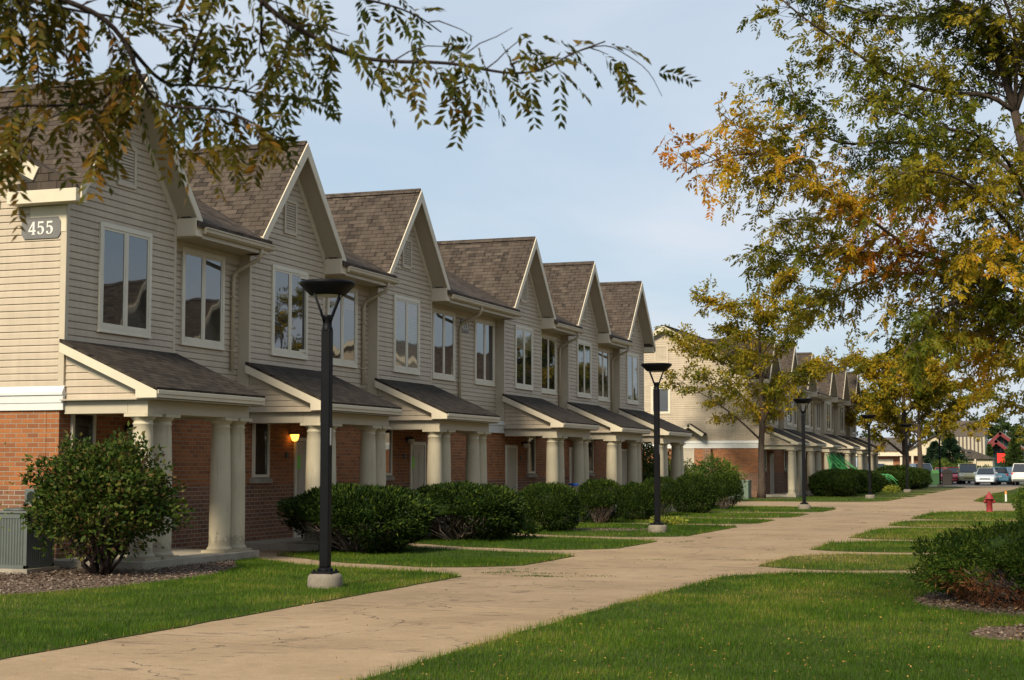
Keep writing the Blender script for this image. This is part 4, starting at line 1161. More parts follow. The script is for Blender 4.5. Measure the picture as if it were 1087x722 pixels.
def polyline(pts, n):
    """n points spaced evenly along a smoothed polyline, with tangents"""
    p = np.array(pts, float)
    for _ in range(2):                                            # corner cutting
        q = np.empty((2 * len(p), 3)); q[0::2][:1] = p[:1]
        a = .75 * p[:-1] + .25 * p[1:]; b = .25 * p[:-1] + .75 * p[1:]
        p = np.concatenate([p[:1], np.stack([a, b], 1).reshape(-1, 3), p[-1:]])
    seg = np.linalg.norm(np.diff(p, axis=0), axis=1); s = np.concatenate([[0], np.cumsum(seg)])
    t = np.linspace(0, s[-1], n); out = np.stack([np.interp(t, s, p[:, i]) for i in range(3)], 1)
    return out, unit(np.gradient(out, axis=0)), s[-1]

def limb_tree(wood, leaves, pts, r0, r1, tint, rd, spacing=.16, twig=(.45, .95), leafgap=.055, start=.12, spray=1.0, side_drop=-.12):
    """one limb, its side twigs and where leaves sit on them"""
    n = max(6, int(sum((Vector(b) - Vector(a)).length for a, b in zip(pts, pts[1:])) / .12))
    p, t, L = polyline(pts, n)
    wood.tube(p, [r0 + (r1 - r0) * i / (n - 1) for i in range(n)], 7)
    s = start * L
    while s < L:
        i = min(n - 1, int(s / L * (n - 1)))
        base = Vector(p[i]); ax = Vector(t[i])
        for _ in range(rd.choice((1, 1, 2))):
            side = Vector((rd.gauss(0, 1), rd.gauss(0, 1), rd.gauss(0, .55)))
            side = (side - ax * side.dot(ax)).normalized()
            d = (ax * rd.uniform(.25, .95) + side * rd.uniform(.6, 1.1) + Vector((0, 0, side_drop))).normalized()
            l = rd.uniform(*twig) * (1.1 - .45 * s / L) * spray
            q = [base]; 
            for k in range(1, 5):
                d = (d + Vector((rd.gauss(0, .22), rd.gauss(0, .22), rd.gauss(-.06, .16)))).normalized()
                q.append(q[-1] + d * l / 4)
            rr = max(.0035, (r0 + (r1 - r0) * s / L) * .32)
            wood.tube(q, [rr, rr * .8, rr * .6, rr * .45, rr * .3], 5, False)
            qa, qt, ql = polyline(q, max(3, int(l / leafgap)))
            for a, b in zip(qa[1:], qt[1:]): leaves.append((a, b, tint, ax))
        s += spacing * rd.uniform(.6, 1.4)
    for a, b in zip(p[-4:], t[-4:]): leaves.append((a, b, tint, b))

def leaf_dirs(leaves, rd_seed, out=.9, down=.35):
    g = np.random.default_rng(rd_seed); n = len(leaves)
    P = np.array([l[0] for l in leaves]); T = np.array([l[1] for l in leaves])
    D = T * g.uniform(.2, .9, (n, 1)) + g.normal(0, .62, (n, 3)) * out + np.array([0, 0, -down])
    return P, D, np.array([l[2] for l in leaves])

# -- the big locust whose crown fills the upper right
rd = random.Random(5)
tree_r = empty('honey_locust', (-.2, 17.1, 0), 0, 'large honey locust leaning in from the right edge, crown turning orange at its left tip', 'tree')
wood, lv_ = MB(), []
trunk_p = [(-.2, 17.1, -.05), (-.18, 17.12, 1.2), (-.22, 17.2, 2.4), (-.3, 17.4, 3.6), (-.42, 17.52, 4.7), (-.57, 17.58, 5.44)]
tp, _, _ = polyline(trunk_p, 18)
wood.tube(tp, [.13 - .085 * i / 17 for i in range(18)], 12)
LIMBS = [  # points, radii, tint
    ([(-.57, 17.58, 5.44), (-.67, 17.51, 5.86), (-.78, 17.44, 6.21), (-.95, 17.36, 6.48), (-1.26, 17.23, 6.72), (-1.63, 17.06, 7.12)], .055, .018, .10),
    ([(-.57, 17.58, 5.44), (-.81, 17.33, 5.6), (-1.21, 17.04, 5.56), (-1.54, 16.76, 5.61), (-1.81, 16.51, 5.72), (-2.13, 16.23, 5.94), (-2.46, 15.94, 6.14), (-2.7, 15.69, 6.34)], .035, .008, .10),
    ([(-.35, 17.45, 4.2), (-.7, 17.6, 5.0), (-1.32, 17.55, 5.12), (-1.91, 17.55, 5.21), (-2.47, 17.56, 5.2), (-2.84, 17.61, 5.6), (-3.01, 17.73, 6.07)], .034, .008, .07),
    ([(-.3, 17.4, 3.6), (-.8, 17.4, 3.75), (-1.51, 17.2, 3.86), (-2.01, 16.81, 4.26), (-2.27, 16.53, 4.4), (-2.45, 16.27, 4.55), (-2.73, 16.0, 4.64), (-2.93, 15.73, 4.82), (-3.18, 15.5, 4.76), (-3.42, 15.3, 4.66), (-3.56, 15.15, 4.55)], .030, .005, .42),
    ([(-2.45, 16.27, 4.55), (-2.62, 16.45, 4.78), (-2.87, 16.4, 4.98), (-3.19, 16.1, 5.13), (-3.40, 15.77, 5.30)], .012, .005, .26),
    ([(-.27, 17.3, 3.2), (-.93, 16.9, 3.45), (-1.33, 16.08, 3.21), (-1.54, 15.34, 2.75)], .03, .007, .08),
    ([(-.28, 17.35, 3.4), (-1.36, 17.7, 3.76), (-2.06, 17.72, 3.79), (-2.59, 17.82, 3.51), (-2.95, 17.94, 3.43)], .03, .007, .10),
    ([(-.4, 17.5, 4.5), (-.77, 18.0, 4.7), (-1.38, 18.2, 4.72), (-2.02, 18.39, 4.84), (-2.69, 18.61, 4.53), (-3.3, 18.7, 4.6)], .03, .007, .14),
    ([(-.22, 17.2, 2.7), (-.58, 17.23, 3.14), (-.93, 16.6, 2.86)], .022, .006, .24),
    ([(-.57, 17.58, 5.44), (-.72, 17.84, 6.53), (-1.72, 17.87, 6.63), (-2.36, 18.02, 6.84), (-2.91, 18.19, 7.28)], .03, .008, .08),
    ([(-1.53, 17.2, 3.88), (-2.07, 16.99, 3.95), (-2.6, 16.63, 3.86), (-3.1, 16.23, 3.9)], .018, .006, .14),
    ([(-.3, 17.4, 3.6), (-.75, 16.4, 4.3), (-1.15, 15.5, 4.5), (-1.5, 14.8, 4.35)], .03, .007, .18),
    ([(-.4, 17.5, 4.4), (-.75, 16.6, 5.0), (-1.3, 15.9, 5.0), (-1.9, 15.3, 5.2)], .028, .007, .12),
    ([(-.28, 17.3, 3.1), (-.7, 17.9, 3.3), (-1.3, 18.4, 3.35), (-1.9, 18.9, 3.1)], .026, .006, .12),
    ([(-.3, 17.4, 3.5), (-.55, 16.9, 4.0), (-.8, 16.2, 3.9), (-1.0, 15.5, 3.7)], .024, .006, .24),
    ([(-.57, 17.58, 5.44), (-.5, 17.2, 6.3), (-.9, 16.6, 7.0), (-1.6, 16.2, 7.3)], .03, .007, .12),
    # away from the photograph's side
    ([(-.3, 17.4, 3.6), (.6, 17.6, 4.3), (1.5, 17.9, 4.7), (2.4, 18, 4.9)], .045, .008, .12),
    ([(-.4, 17.5, 4.6), (.4, 18.3, 5.6), (1.0, 19.2, 6.4), (1.4, 20, 6.7)], .04, .008, .12),
    ([(-.25, 17.3, 3.0), (.5, 16.6, 3.8), (1.3, 15.8, 4.2), (2.0, 15.2, 4.2)], .04, .008, .16),
    ([(-.57, 17.58, 5.44), (-.2, 17.8, 6.5), (.3, 17.9, 7.6), (.5, 18.0, 8.4)], .05, .01, .10),
]
for pts, r0, r1, tint in LIMBS:
    r0 *= .8
    limb_tree(wood, lv_, pts, r0, r1, tint, rd, spacing=.064, twig=(.35, .95), leafgap=.044, side_drop=.0)
wood.v = [(a + .2, b - 17.1, c) for a, b, c in wood.v]
wood.build('trunk', M['bark'], tree_r)
lv_ = [l for l in lv_ if mnoise.noise((l[0][0] * 2.1, l[0][1] * 1.2, l[0][2] * 2.6)) > -.38 + rd.gauss(0, .05)]          # the crown grows in clumps
Pn, Dn, Tn = leaf_dirs(lv_, 3, 1.0, .16)
Tn = Tn + np.array([.34 * mnoise.noise((l[0][0] * .9 + 5, l[0][1] * .6, l[0][2] * .9)) for l in lv_])
V, F, T = compound(Pn - np.array([-.2, 17.1, 0]), Dn, 6, rng.uniform(.10, .18, len(Pn)), .061, .40, Tn + .10, .30)
link_mesh('crown', np_mesh('locust_crown', V, F, M['locust'], attr=T), None, tree_r)
print('right tree leaves', len(Pn), len(F))

# -- the tree above the camera: its low branches hang into the top left
rd = random.Random(9)
tn = empty('overhanging_tree', (-4.4, 2.4, 0), 0, 'tree above the viewer, low twigs of feathery green-brown leaves hanging across the top left', 'tree')
wood, lv_ = MB(), []
wood.tube(polyline([(-4.4, 2.4, -.05), (-4.35, 2.42, 1.2), (-4.2, 2.5, 2.2), (-4.0, 2.7, 3.0), (-3.9, 2.9, 4.0), (-3.9, 3.0, 5.5)], 20)[0], [.21 - .12 * i / 19 for i in range(20)], 14)
NB = [([(-4.0, 2.7, 3.0), (-3.5, 3.3, 3.3), (-3.04, 3.69, 3.19), (-2.76, 3.86, 3.05), (-2.68, 3.94, 3.02), (-2.64, 4.01, 2.96), (-2.63, 4.08, 2.86), (-2.61, 4.15, 2.78), (-2.46, 4.25, 2.79), (-2.41, 4.32, 2.77), (-2.32, 4.41, 2.71)], .022, .0025, .14, .55),
      ([(-2.67, 4.05, 2.97), (-2.67, 4.27, 2.88), (-2.65, 4.39, 2.91), (-2.59, 4.51, 2.92), (-2.5, 4.65, 2.92), (-2.41, 4.79, 2.93)], .007, .002, .12, .1),
      ([(-3.9, 2.9, 3.9), (-3.2, 3.5, 3.7), (-2.48, 4.1, 3.29), (-2.3, 4.22, 3.1), (-2.27, 4.29, 3.06), (-2.17, 4.37, 3.0), (-2.14, 4.43, 2.98), (-2.04, 4.51, 2.96), (-1.86, 4.62, 2.97), (-1.78, 4.69, 2.96), (-1.68, 4.77, 2.95), (-1.6, 4.85, 2.98), (-1.54, 4.91, 3.04), (-1.44, 4.98, 3.09)], .020, .0025, .14, .52),
      ([(-1.54, 4.91, 3.04), (-1.44, 4.98, 3.085), (-1.39, 5.05, 3.06), (-1.33, 5.12, 3.02), (-1.30, 5.18, 2.94)], .0025, .001, .12, .1),
      ([(-2.6, 4.3, 2.89), (-2.58, 4.3, 3.0), (-2.52, 4.31, 3.13), (-2.49, 4.31, 3.24)], .006, .004, .16, .1),
      ([(-2.63, 4.08, 2.88), (-2.77, 4.1, 2.81), (-2.79, 4.01, 2.77), (-2.91, 3.87, 2.75), (-3.0, 3.75, 2.71)], .007, .002, .16, .05),
      ([(-3.5, 3.3, 3.3), (-2.98, 3.61, 3.16), (-2.85, 3.75, 3.08), (-2.84, 3.84, 2.95), (-2.87, 3.92, 2.86), (-2.92, 3.98, 2.80)], .009, .002, .16, .3),
      ([(-2.35, 4.2, 3.14), (-2.22, 4.39, 3.17), (-2.06, 4.52, 3.16), (-1.97, 4.63, 3.14), (-1.92, 4.73, 3.10)], .007, .002, .10, .1),
      ([(-3.04, 3.69, 3.19), (-2.95, 3.8, 3.08), (-2.85, 3.95, 3.06), (-2.7, 4.15, 3.06), (-2.55, 4.3, 3.05)], .007, .002, .10, .1),
      ([(-2.3, 4.22, 3.1), (-2.36, 4.33, 3.05), (-2.40, 4.42, 2.98), (-2.33, 4.55, 2.95)], .005, .002, .12, .1)]
def near_branch(pts, r0, r1, tint, start, gap=.030, dense=1.0):
    n = max(8, int(sum((Vector(b) - Vector(a)).length for a, b in zip(pts, pts[1:])) / .03))
    p, t, L = polyline(pts, n); wood.tube(p, [r0 + (r1 - r0) * i / (n - 1) for i in range(n)], 6)
    s = start * L
    while s < L:
        i = min(n - 1, int(s / L * (n - 1))); base, ax = Vector(p[i]), Vector(t[i])
        side = Vector((rd.gauss(0, 1), rd.gauss(0, 1), rd.gauss(-.1, .6))); side = (side - ax * side.dot(ax)).normalized()
        if rd.random() < .33:                                     # a side twig with leaves
            d = (ax * rd.uniform(.4, 1) + side).normalized(); l = rd.uniform(.08, .24); q = [base]
            for _ in range(4):
                d = (d + Vector((rd.gauss(0, .18), rd.gauss(0, .18), rd.gauss(-.12, .12)))).normalized(); q.append(q[-1] + d * l / 4)
            wood.tube(q, [.0028, .0024, .002, .0016, .001], 5, False)
            qa, qt, _ = polyline(q, max(3, int(l / .045)))
            for a, b in zip(qa[1:], qt[1:]): lv_.append((a, np.array(b) * .5 + np.array([rd.gauss(0, .5), rd.gauss(0, .5), rd.gauss(-.45, .35)]), tint + rd.gauss(0, .05)))
        else:
            d = ax * rd.uniform(.1, .7) + side * .8 + Vector((0, 0, rd.gauss(-.22, .55)))
            lv_.append((np.array(base), np.array(d), tint + rd.gauss(0, .06)))
        s += gap * rd.uniform(.6, 1.5)
for k, (pts, r0, r1, tint, st) in enumerate(NB): near_branch(pts, r0, r1, tint + (.10 if k in (0, 5, 6) else .02), st, .09 if k == 3 else (.024 if k in (0, 5, 6, 8) else .033))
# limbs over and behind the viewer
for pts in ([(-3.9, 3.0, 5.5), (-3.2, 3.6, 6.3), (-2.4, 4.2, 7.2)], [(-4.2, 2.5, 2.6), (-5, 1.8, 3.6), (-6, 1, 4.4)], [(-3.9, 2.9, 4.6), (-4.6, 3.8, 5.6), (-5.2, 4.8, 6.4)], [(-3.9, 3.0, 5.4), (-3.3, 2.1, 6.2), (-2.6, 1.2, 6.8)]):
    lf = []; limb_tree(wood, lf, pts, .05, .01, .12, rd, spacing=.2, twig=(.5, 1.0), leafgap=.11)
    for a, b, t_, ax in lf: lv_.append((a, np.array(b) + np.array([rd.gauss(0, .5), rd.gauss(0, .5), -.4]), t_))
O = np.array([-4.4, 2.4, 0]); wood.v = [(a + 4.4, b - 2.4, c) for a, b, c in wood.v]
wood.build('trunk', M['twig'], tn)
P = np.array([l[0] for l in lv_]); D = np.array([l[1] for l in lv_]); T0 = np.array([l[2] for l in lv_])
pet = MB()
V, F, T = compound(P - O, D, 8, rng.uniform(.12, .185, len(P)), .046, .36, T0, .30)
link_mesh('crown', np_mesh('near_leaves', V, F, M['nearleaf'], attr=T), None, tn)
print('near leaves', len(P), len(F))

# -- whole trees farther off
def grow_tree(name, loc, height, spread, trunk_r, tint, seed, label, leaf=.20, nleaf=9000, clear=.25, mat='locust', group=None, lw=.30, lean=(0, 0), n_pairs=0, n_main=16):
    rd = random.Random(seed); g = np.random.default_rng(seed)
    o = empty(name, loc, rd.uniform(0, 6.28), label, 'tree', group)
    wood = MB(); tips = []
    tpts = [(0, 0, -.05)]; x = y = 0.0
    for k in range(1, 9):
        x += rd.gauss(lean[0] / 8, .05); y += rd.gauss(lean[1] / 8, .05); tpts.append((x, y, height * .92 * k / 8))
    tp, tt, TL = polyline(tpts, 26); wood.tube(tp, [trunk_r * (1.15 - .15 * min(1, i / 3)) * (1 - .92 * i / 25) + .01 for i in range(26)], 9)
    for m in range(n_main):
        f = clear + (1 - clear) * (m + rd.random() * .8) / n_main * .94
        i = int(f * 25); b = Vector(tp[i]); az = m * 2.4 + rd.gauss(0, .35)
        reach = spread * (1 - .62 * max(0, (f - clear) / (1 - clear)) ** 1.3) * rd.uniform(.75, 1.1)
        rise = reach * rd.uniform(.30, .75)
        e = b + Vector((math.cos(az) * reach, math.sin(az) * reach, rise))
        mid = b.lerp(e, .5) + Vector((rd.gauss(0, .15), rd.gauss(0, .15), reach * .08))
        r0 = max(.02, trunk_r * .42 * (1 - .7 * f))
        n = 12; p, t, L = polyline([b, b.lerp(mid, .5) + Vector((0, 0, rd.gauss(.05, .1))), mid, e], n); wood.tube(p, [r0 * (1 - .88 * k / (n - 1)) for k in range(n)], 6, False)
        for k in range(3, n):
            for _ in range(2):
                side = Vector((rd.gauss(0, 1), rd.gauss(0, 1), rd.gauss(.05, .5))).normalized()
                d = (Vector(t[k]) * .7 + side).normalized(); l = rd.uniform(.35, 1.0) * reach * .32
                q = [Vector(p[k])]
                for _ in range(3):
                    d = (d + Vector((rd.gauss(0, .2), rd.gauss(0, .2), rd.gauss(-.03, .15)))).normalized(); q.append(q[-1] + d * l / 3)
                wood.tube(q, [r0 * .25, r0 * .18, r0 * .12, .006], 4, False)
                for a in range(1, 4): tips.append((q[a], d))
    wood.build('trunk', M['bark'], o)
    c = np.array([tuple(t_[0]) for t_ in tips]); idx = g.integers(0, len(c), nleaf)
    P = c[idx] + g.normal(0, .17, (nleaf, 3)) * np.array([1, 1, .6]); tw = np.array([tuple(t_[1]) for t_ in tips])[idx]
    D = tw * .5 + g.normal(0, .6, (nleaf, 3)) + np.array([0, 0, -.4]); S = g.normal(0, 1, (nleaf, 3))
    V, F = leaf_arrays(P, D, S, leaf * g.uniform(.6, 1.2, nleaf), leaf * lw * g.uniform(.7, 1.3, nleaf))
    clump = np.array([mnoise.noise(Vector(p) * .55) for p in c])[idx] * .22
    T = np.repeat(tint + clump + g.normal(0, .05, nleaf), 4)
    link_mesh('crown', np_mesh(name + '_crown', V, F, M[mat], attr=T), None, o)
    return o
grow_tree('street_tree', (-15.55, 82.3, 0), 11.6, 5.6, .20, .27, 21, 'yellowing tree with open crown before the pale end wall of the second row', .25, 21000, .26, lw=.34)
grow_tree('street_tree', (-12.0, 118.8, 0), 10.8, 5.6, .30, .30, 33, 'golden tree beside the fifth lamp post, thick dark trunk', .34, 20000, .24, lw=.36)
grow_tree('street_tree', (-12.7, 138, 0), 11.6, 7.0, .24, .30, 46, 'golden tree with slender pale trunk beside the parked cars', .36, 20000, .30, lw=.36)
grow_tree('street_tree', (.3, 98, 0), 10.6, 5.0, .22, .25, 57, 'yellowing tree reaching in from the right edge, trunk out of sight', .32, 18000, .34, lw=.36)
grow_tree('street_tree', (-2.2, 200, 0), 9.5, 5.5, .25, .22, 59, 'far tree at the right edge beyond the red gables', .4, 6000, .2, lw=.4)
for k, (x, y, h, s) in enumerate([(-20, 300, 10.5, 6), (-8, 330, 11, 7), (-2, 320, 10, 7), (-27, 330, 11, 7), (-15, 345, 12, 7), (-36, 250, 12, 7), (4, 300, 11, 7), (-50, 240, 12, 8)]):
    grow_tree('far_tree', (x, y, 0), h, s, .3, .2, 70 + k, ['far green tree just left of the red gabled hall', 'far green tree behind the roof of the red gabled hall', 'far green tree right of the red gabled hall', 'far green tree behind the brown block', 'far green tree directly behind the red gable peak', 'far green tree hidden behind the golden trees', 'far green tree beyond the right edge', 'far green tree behind the second row'][k], .7, 3500, .15, 'fargreen', 'trees on the skyline', .5)

def conifer(name, loc, h, r, mat, label, n=9000, seed=0, leaf=.35):
    g = np.random.default_rng(seed); o = empty(name, loc, 0, label, 'tree')
    wood = MB(); wood.tube([(0, 0, -.05), (0, 0, h * .5), (0, 0, h * .97)], [.16, .1, .02], 8)
    t = g.random(n) ** .75; z = .05 * h + t * h * .95
    a = g.uniform(0, 6.28, n); tier = .78 + .22 * np.sin(z * 6.0 + 1.5 * np.sin(a * 3))
    rr = r * (1 - t) ** .8 * tier * (1 + .28 * np.sin(a * 5 + z * 3)) * g.uniform(.55, 1.05, n)
    P = np.stack([rr * np.cos(a), rr * np.sin(a), z], 1)
    D = np.stack([np.cos(a), np.sin(a), g.normal(.1, .35, n)], 1) + g.normal(0, .3, (n, 3)); V, F = leaf_arrays(P, D, g.normal(0, 1, (n, 3)), leaf * g.uniform(.5, 1.2, n), leaf * .34 * np.ones(n))
    for k in range(30):
        aa = k * 2.4; zz = h * (.08 + .85 * k / 30); l = r * (1 - zz / h) * .8
        wood.tube([(0, 0, zz), (math.cos(aa) * l, math.sin(aa) * l, zz - .05)], [.035, .008], 4, False)
    wood.build('trunk', M['bark'], o); link_mesh('crown', np_mesh(name + '_crown', V, F, M[mat]), None, o); return o
conifer('conical_conifer', (-7.7, 206, 0), 5.0, 2.1, 'pine', 'bushy pale green conifer in front of the red hall, right side', 6000, 1)
conifer('conical_conifer', (-12.0, 232, 0), 4.6, .8, 'pine', 'narrow yellow-green conifer left of the red hall doorway', 2500, 2)
conifer('dark_evergreen', (-13.3, 178, 0), 5.0, 2.6, 'evergreen', 'broad dark evergreen behind the parked cars', 8000, 3)
conifer('dark_evergreen', (-15.0, 180, 0), 4.2, 2.3, 'evergreen', 'second dark evergreen merging with the broad one on its left', 6000, 4)
for k, (x, y, s, h, lab) in enumerate([(-13.5, 170, 1.1, 2.2, 'round green shrub in front of the dark evergreens'), (-11.6, 172, 1.2, 2.0, 'second round green shrub right of the dark evergreens'), (-9.8, 176, 1.6, 1.6, 'low dark hedge shrub before the cream wing')]):
    leafy_shrub('lot_shrub', (x, y, 0), (s, s, h), 2500, (.2, .09), M['bright' if k < 2 else 'fargreen'], lab, 20.0 + k, stems=6, h0=.0)
# trees in the gap on the other side of the walkway, mirrored in the windows
grow_tree('street_tree', (3.5, 67.5, 0), 10.5, 4.6, .22, .26, 61, 'yellow tree across the walkway, seen only mirrored in the third pair of upstairs windows', .34, 6000, .26, lw=.36)

# ------------------------------------------------------------------ things standing about
def hydrant(loc, rz, mat, label):
    o = empty('fire_hydrant', loc, rz, label, 'hydrant')
    MB().lathe([(.15, -.02), (.15, .03), (.115, .035), (.108, .06), (.105, .44), (.118, .45), (.118, .475)], (0, 0, 0), 20).build('barrel', mat, o)
    MB().lathe([(.165, .476), (.168, .50), (.15, .505), (.142, .54), (.115, .61), (.07, .66), (.045, .675), (.045, .70), (.028, .705), (.026, .74), (.0, .742)], (0, 0, 0), 20).build('bonnet', mat, o)
    for a, r, l in ((0, .052, .19), (math.pi, .052, .19), (math.pi / 2, .07, .21)):
        n = MB().lathe([(r, .0), (r, l - .05), (r * 1.22, l - .05), (r * 1.22, l), (r * .5, l + .004), (r * .45, l + .03), (0, l + .031)], (0, 0, 0), 14, True, 'x').build('nozzle_cap', mat, o)
        n.location = (0, 0, .385); n.rotation_euler = (0, 0, a)
    ch = MB(); ch.tube([(-.16, -.05, .36), (-.17, -.07, .26), (-.14, -.08, .22), (-.11, -.06, .28)], .008, 6); ch.build('chain', M['dark'], o)
    return o
M['hydred'] = plain('faded_red_paint', (.25, .022, .024), .6, .35, 9, bump=.003)
M['hydred2'] = plain('dark_red_paint', (.16, .02, .018), .6, .3, 9)
hydrant((-3.19, 60.9, 0), R(20), M['hydred'], 'faded red fire hydrant on the grass at the right of the walkway')
hydrant((-11.9, 124, 0), R(60), M['hydred2'], 'dark red fire hydrant behind the fifth lamp post near the golden trees')
mk = empty('marker_post', (-3.35, 78.2, 0), 0, 'small white marker post with an orange cap behind the fire hydrant', 'marker')
M['orange'] = plain('orange_plastic', (.7, .22, .02), .5, .1, 8)
MB().lathe([(.05, 0), (.045, .38)], (0, 0, 0), 10).build('post', M['signwhite'], mk); MB().lathe([(.055, .38), (.055, .47), (.0, .50)], (0, 0, 0), 10).build('cap', M['orange'], mk)

M['acgrey'] = plain('grey_green_enamel', (.10, .115, .105), .45, .1, 3)
M['acdark'] = plain('condenser_dark', (.06, .07, .065), .5, .15, 6)
M['utilgreen'] = plain('utility_green', (.12, .16, .12), .5, .1, 3)
def ac_unit(loc, sx, sy, h, mat, label, cat='air conditioner', name='air_conditioner'):
    o = empty(name, loc, 0, label, cat)
    MB().box((-sx - .06, -.06, -.02), (.06, sy + .06, .06)).build('pad', M['concrete'], o)
    MB().box((-sx + .012, .012, .061), (-.012, sy - .012, h - .05)).build('coil', M['acdark'], o)
    c = MB()
    for x0, y0 in ((-.06, 0), (-sx, 0), (-.06, sy - .06), (-sx, sy - .06)): c.box((x0, y0, .06), (x0 + .06, y0 + .06, h - .045))
    c.box((-sx, 0, .06), (0, sy, .115)).box((-sx, .0, h - .12), (0, sy, h - .045))
    c.build('cabinet', mat, o, .004)
    for nm, face in (('right_grille', 'x'), ('front_grille', 'y')):
        g = MB(); L = sy if face == 'x' else sx; k = 0; p = .075
        while p < L - .075:
            if face == 'x': g.prism([(-.012, p, .116), (-.001, p + .008, .116), (-.001, p + .030, .116), (-.012, p + .038, .116)], (0, 0, h - .24))
            else: g.prism([(-p, .012, .116), (-p - .008, .001, .116), (-p - .030, .001, .116), (-p - .038, .012, .116)], (0, 0, h - .24))
            p += .052
        g.build('grille', mat, o)
    MB().prism([(-sx - .02, -.02, h - .044), (.02, -.02, h - .044), (.02, sy + .02, h - .044), (-sx - .02, sy + .02, h - .044)], (0, 0, .035)).build('lid', mat, o, .012)
    f = MB().lathe([(min(sx, sy) * .40, h - .008), (min(sx, sy) * .42, h + .02), (min(sx, sy) * .36, h + .035), (0, h + .05)], (-sx / 2, sy / 2, 0), 24).build('fan_guard', M['acdark'], o)
    MB().box((-.0005, sy * .42, h - .105), (.004, sy * .68, h - .075)).build('badge', M['dark'], o)
    return o
ac_unit((-15.52, 21.15, .03), .72, .72, .96, M['acgrey'], 'grey-green slatted air conditioner unit against the corner brick wall')
ac_unit((-16.42, 20.85, .03), .72, .72, .96, M['acgrey'], 'second air conditioner unit, cut by the left edge of the picture')
mt = empty('electric_meter', (-16.4, 22.6, 1.05), 0, 'grey meter box on the brick end wall above the air conditioner', 'meter')
MB().box((-.16, -.12, .0), (.16, .06, .26)).build('box', M['acgrey'], mt, .01); MB().lathe([(.09, -.16), (.09, -.121)], (0, 0, .13), 18, True, 'y').build('dial', M['glass'], mt)
ub = empty('utility_box', (-15.9, 80.6, 0), R(0), 'green ribbed utility box at the foot of the yellowing tree', 'utility box')
u = MB().box((-1.05, 0, 0), (0, .8, .9))
for k in range(9): u.box((-1.0 + k * .115, -.015, .08), (-.94 + k * .115, .0, .84))
u.build('cabinet', M['utilgreen'], ub, .01); MB().box((-1.09, -.03, .902), (.04, .84, .95)).build('lid', M['utilgreen'], ub, .01)

def bicycle(loc, rz, seat_mat, frame_mat, label):
    o = empty('bicycle', loc, rz, label, 'bicycle')
    def wheel(x):
        w_ = MB(); n = 28; pts = [(x + .33 * math.cos(2 * math.pi * k / n), 0, .34 + .33 * math.sin(2 * math.pi * k / n)) for k in range(n + 1)]
        w_.tube(pts, .019, 7, False); t = w_.build('wheel', M['cablack'], o)
        s = MB(); s.tube([(x, -.04, .34), (x, .04, .34)], .025, 8)
        for k in range(14): a = k * 2 * math.pi / 14; s.tube([(x, .012 * (-1) ** k, .34), (x + .315 * math.cos(a), 0, .34 + .315 * math.sin(a))], .0025, 4, False)
        s.build('spokes', M['chrome'], t)
    wheel(-.52); wheel(.52)
    f = MB()
    for a, b in (((-.52, 0, .34), (-.08, 0, .30)), ((-.08, 0, .30), (-.20, 0, .84)), ((-.20, 0, .78), (.36, 0, .82)), ((-.08, 0, .30), (.38, 0, .72)), ((-.52, 0, .34), (-.2, 0, .78)), ((.52, 0, .34), (.34, 0, .96))): f.tube([a, b], .017, 8)
    f.build('frame', frame_mat, o)
    MB().tube([(.34, 0, .94), (.33, 0, 1.04), (.32, -.06, 1.06), (.26, -.28, 1.05)], .012, 8).tube([(.32, .06, 1.06), (.33, 0, 1.04), (.26, .28, 1.05)][::1], .012, 8).build('handlebar', M['dark'], o)
    MB().prism([(-.36, -.085, .86), (-.36, .085, .86), (-.24, .06, .86), (-.06, .022, .865), (-.06, -.022, .865), (-.24, -.06, .86)], (0, 0, .055)).build('saddle', seat_mat, o, .02)
    return o
M['blue'] = plain('blue_vinyl', (.01, .12, .62), .4, .1, 8); M['redp'] = plain('red_bike_paint', (.5, .02, .025), .35, .1, 8)
bk1 = bicycle((-14.6, 46.2, .15), R(150), M['blue'], M['dark'], 'bicycle with a bright blue saddle leaning by the fifth porch column')
bk2 = bicycle((-15.0, 57.2, .15), R(160), M['dark'], M['redp'], 'red and black bicycle parked inside the last porch')

bk1.scale = (1.1, 1.1, 1.1); bk2.scale = (1.14, 1.14, 1.14)

# green cobweb strung from a porch over the yew
cb = empty('cobweb_decoration', (-14.5, 99.5, 0), 0, 'green stretched cobweb hung from the porch columns over a clipped yew', 'decoration')
M['web'] = foliage('green_web', [(.2, (.05, .34, .10)), (.8, (.22, .62, .28))], .45, .7)
rd = random.Random(3); wb = MB()
for k in range(46):
    a = Vector((rd.uniform(-.1, .3), rd.uniform(-2.0, 2.6), rd.uniform(2.0, 2.5))); b = Vector((rd.uniform(.9, 2.6), rd.uniform(-1.5, 5.5), rd.uniform(.85, 1.25)))
    m = a.lerp(b, .5) + Vector((rd.gauss(0, .1), rd.gauss(0, .2), -rd.uniform(.2, .6)))
    wb.tube(polyline([a, m, b], 8)[0], [rd.uniform(.008, .03)] * 8, 4, False)
for k in range(24):
    b = Vector((rd.uniform(1.2, 3.2), rd.uniform(2.8, 5.8), rd.uniform(.95, 1.2))); c = b + Vector((rd.uniform(.3, .9), rd.uniform(-.6, .8), -rd.uniform(.1, .9)))
    wb.tube([b, b.lerp(c, .5) + Vector((0, 0, .1)), c], [.03, .025, .01], 4, False)
wb.build('strands', M['web'], cb)
cl = MB()
for k in range(9):
    y = -1.6 + k * .5; z0 = 2.45; cl.prism([(-.05, y, z0), (-.05, y + .25, z0), (.25, y + .2, z0 - rd.uniform(.5, 1.4)), (.2, y + .05, z0 - rd.uniform(.8, 1.7))], (.01, .0, .0))
cl.build('curtain', M['web'], cb)

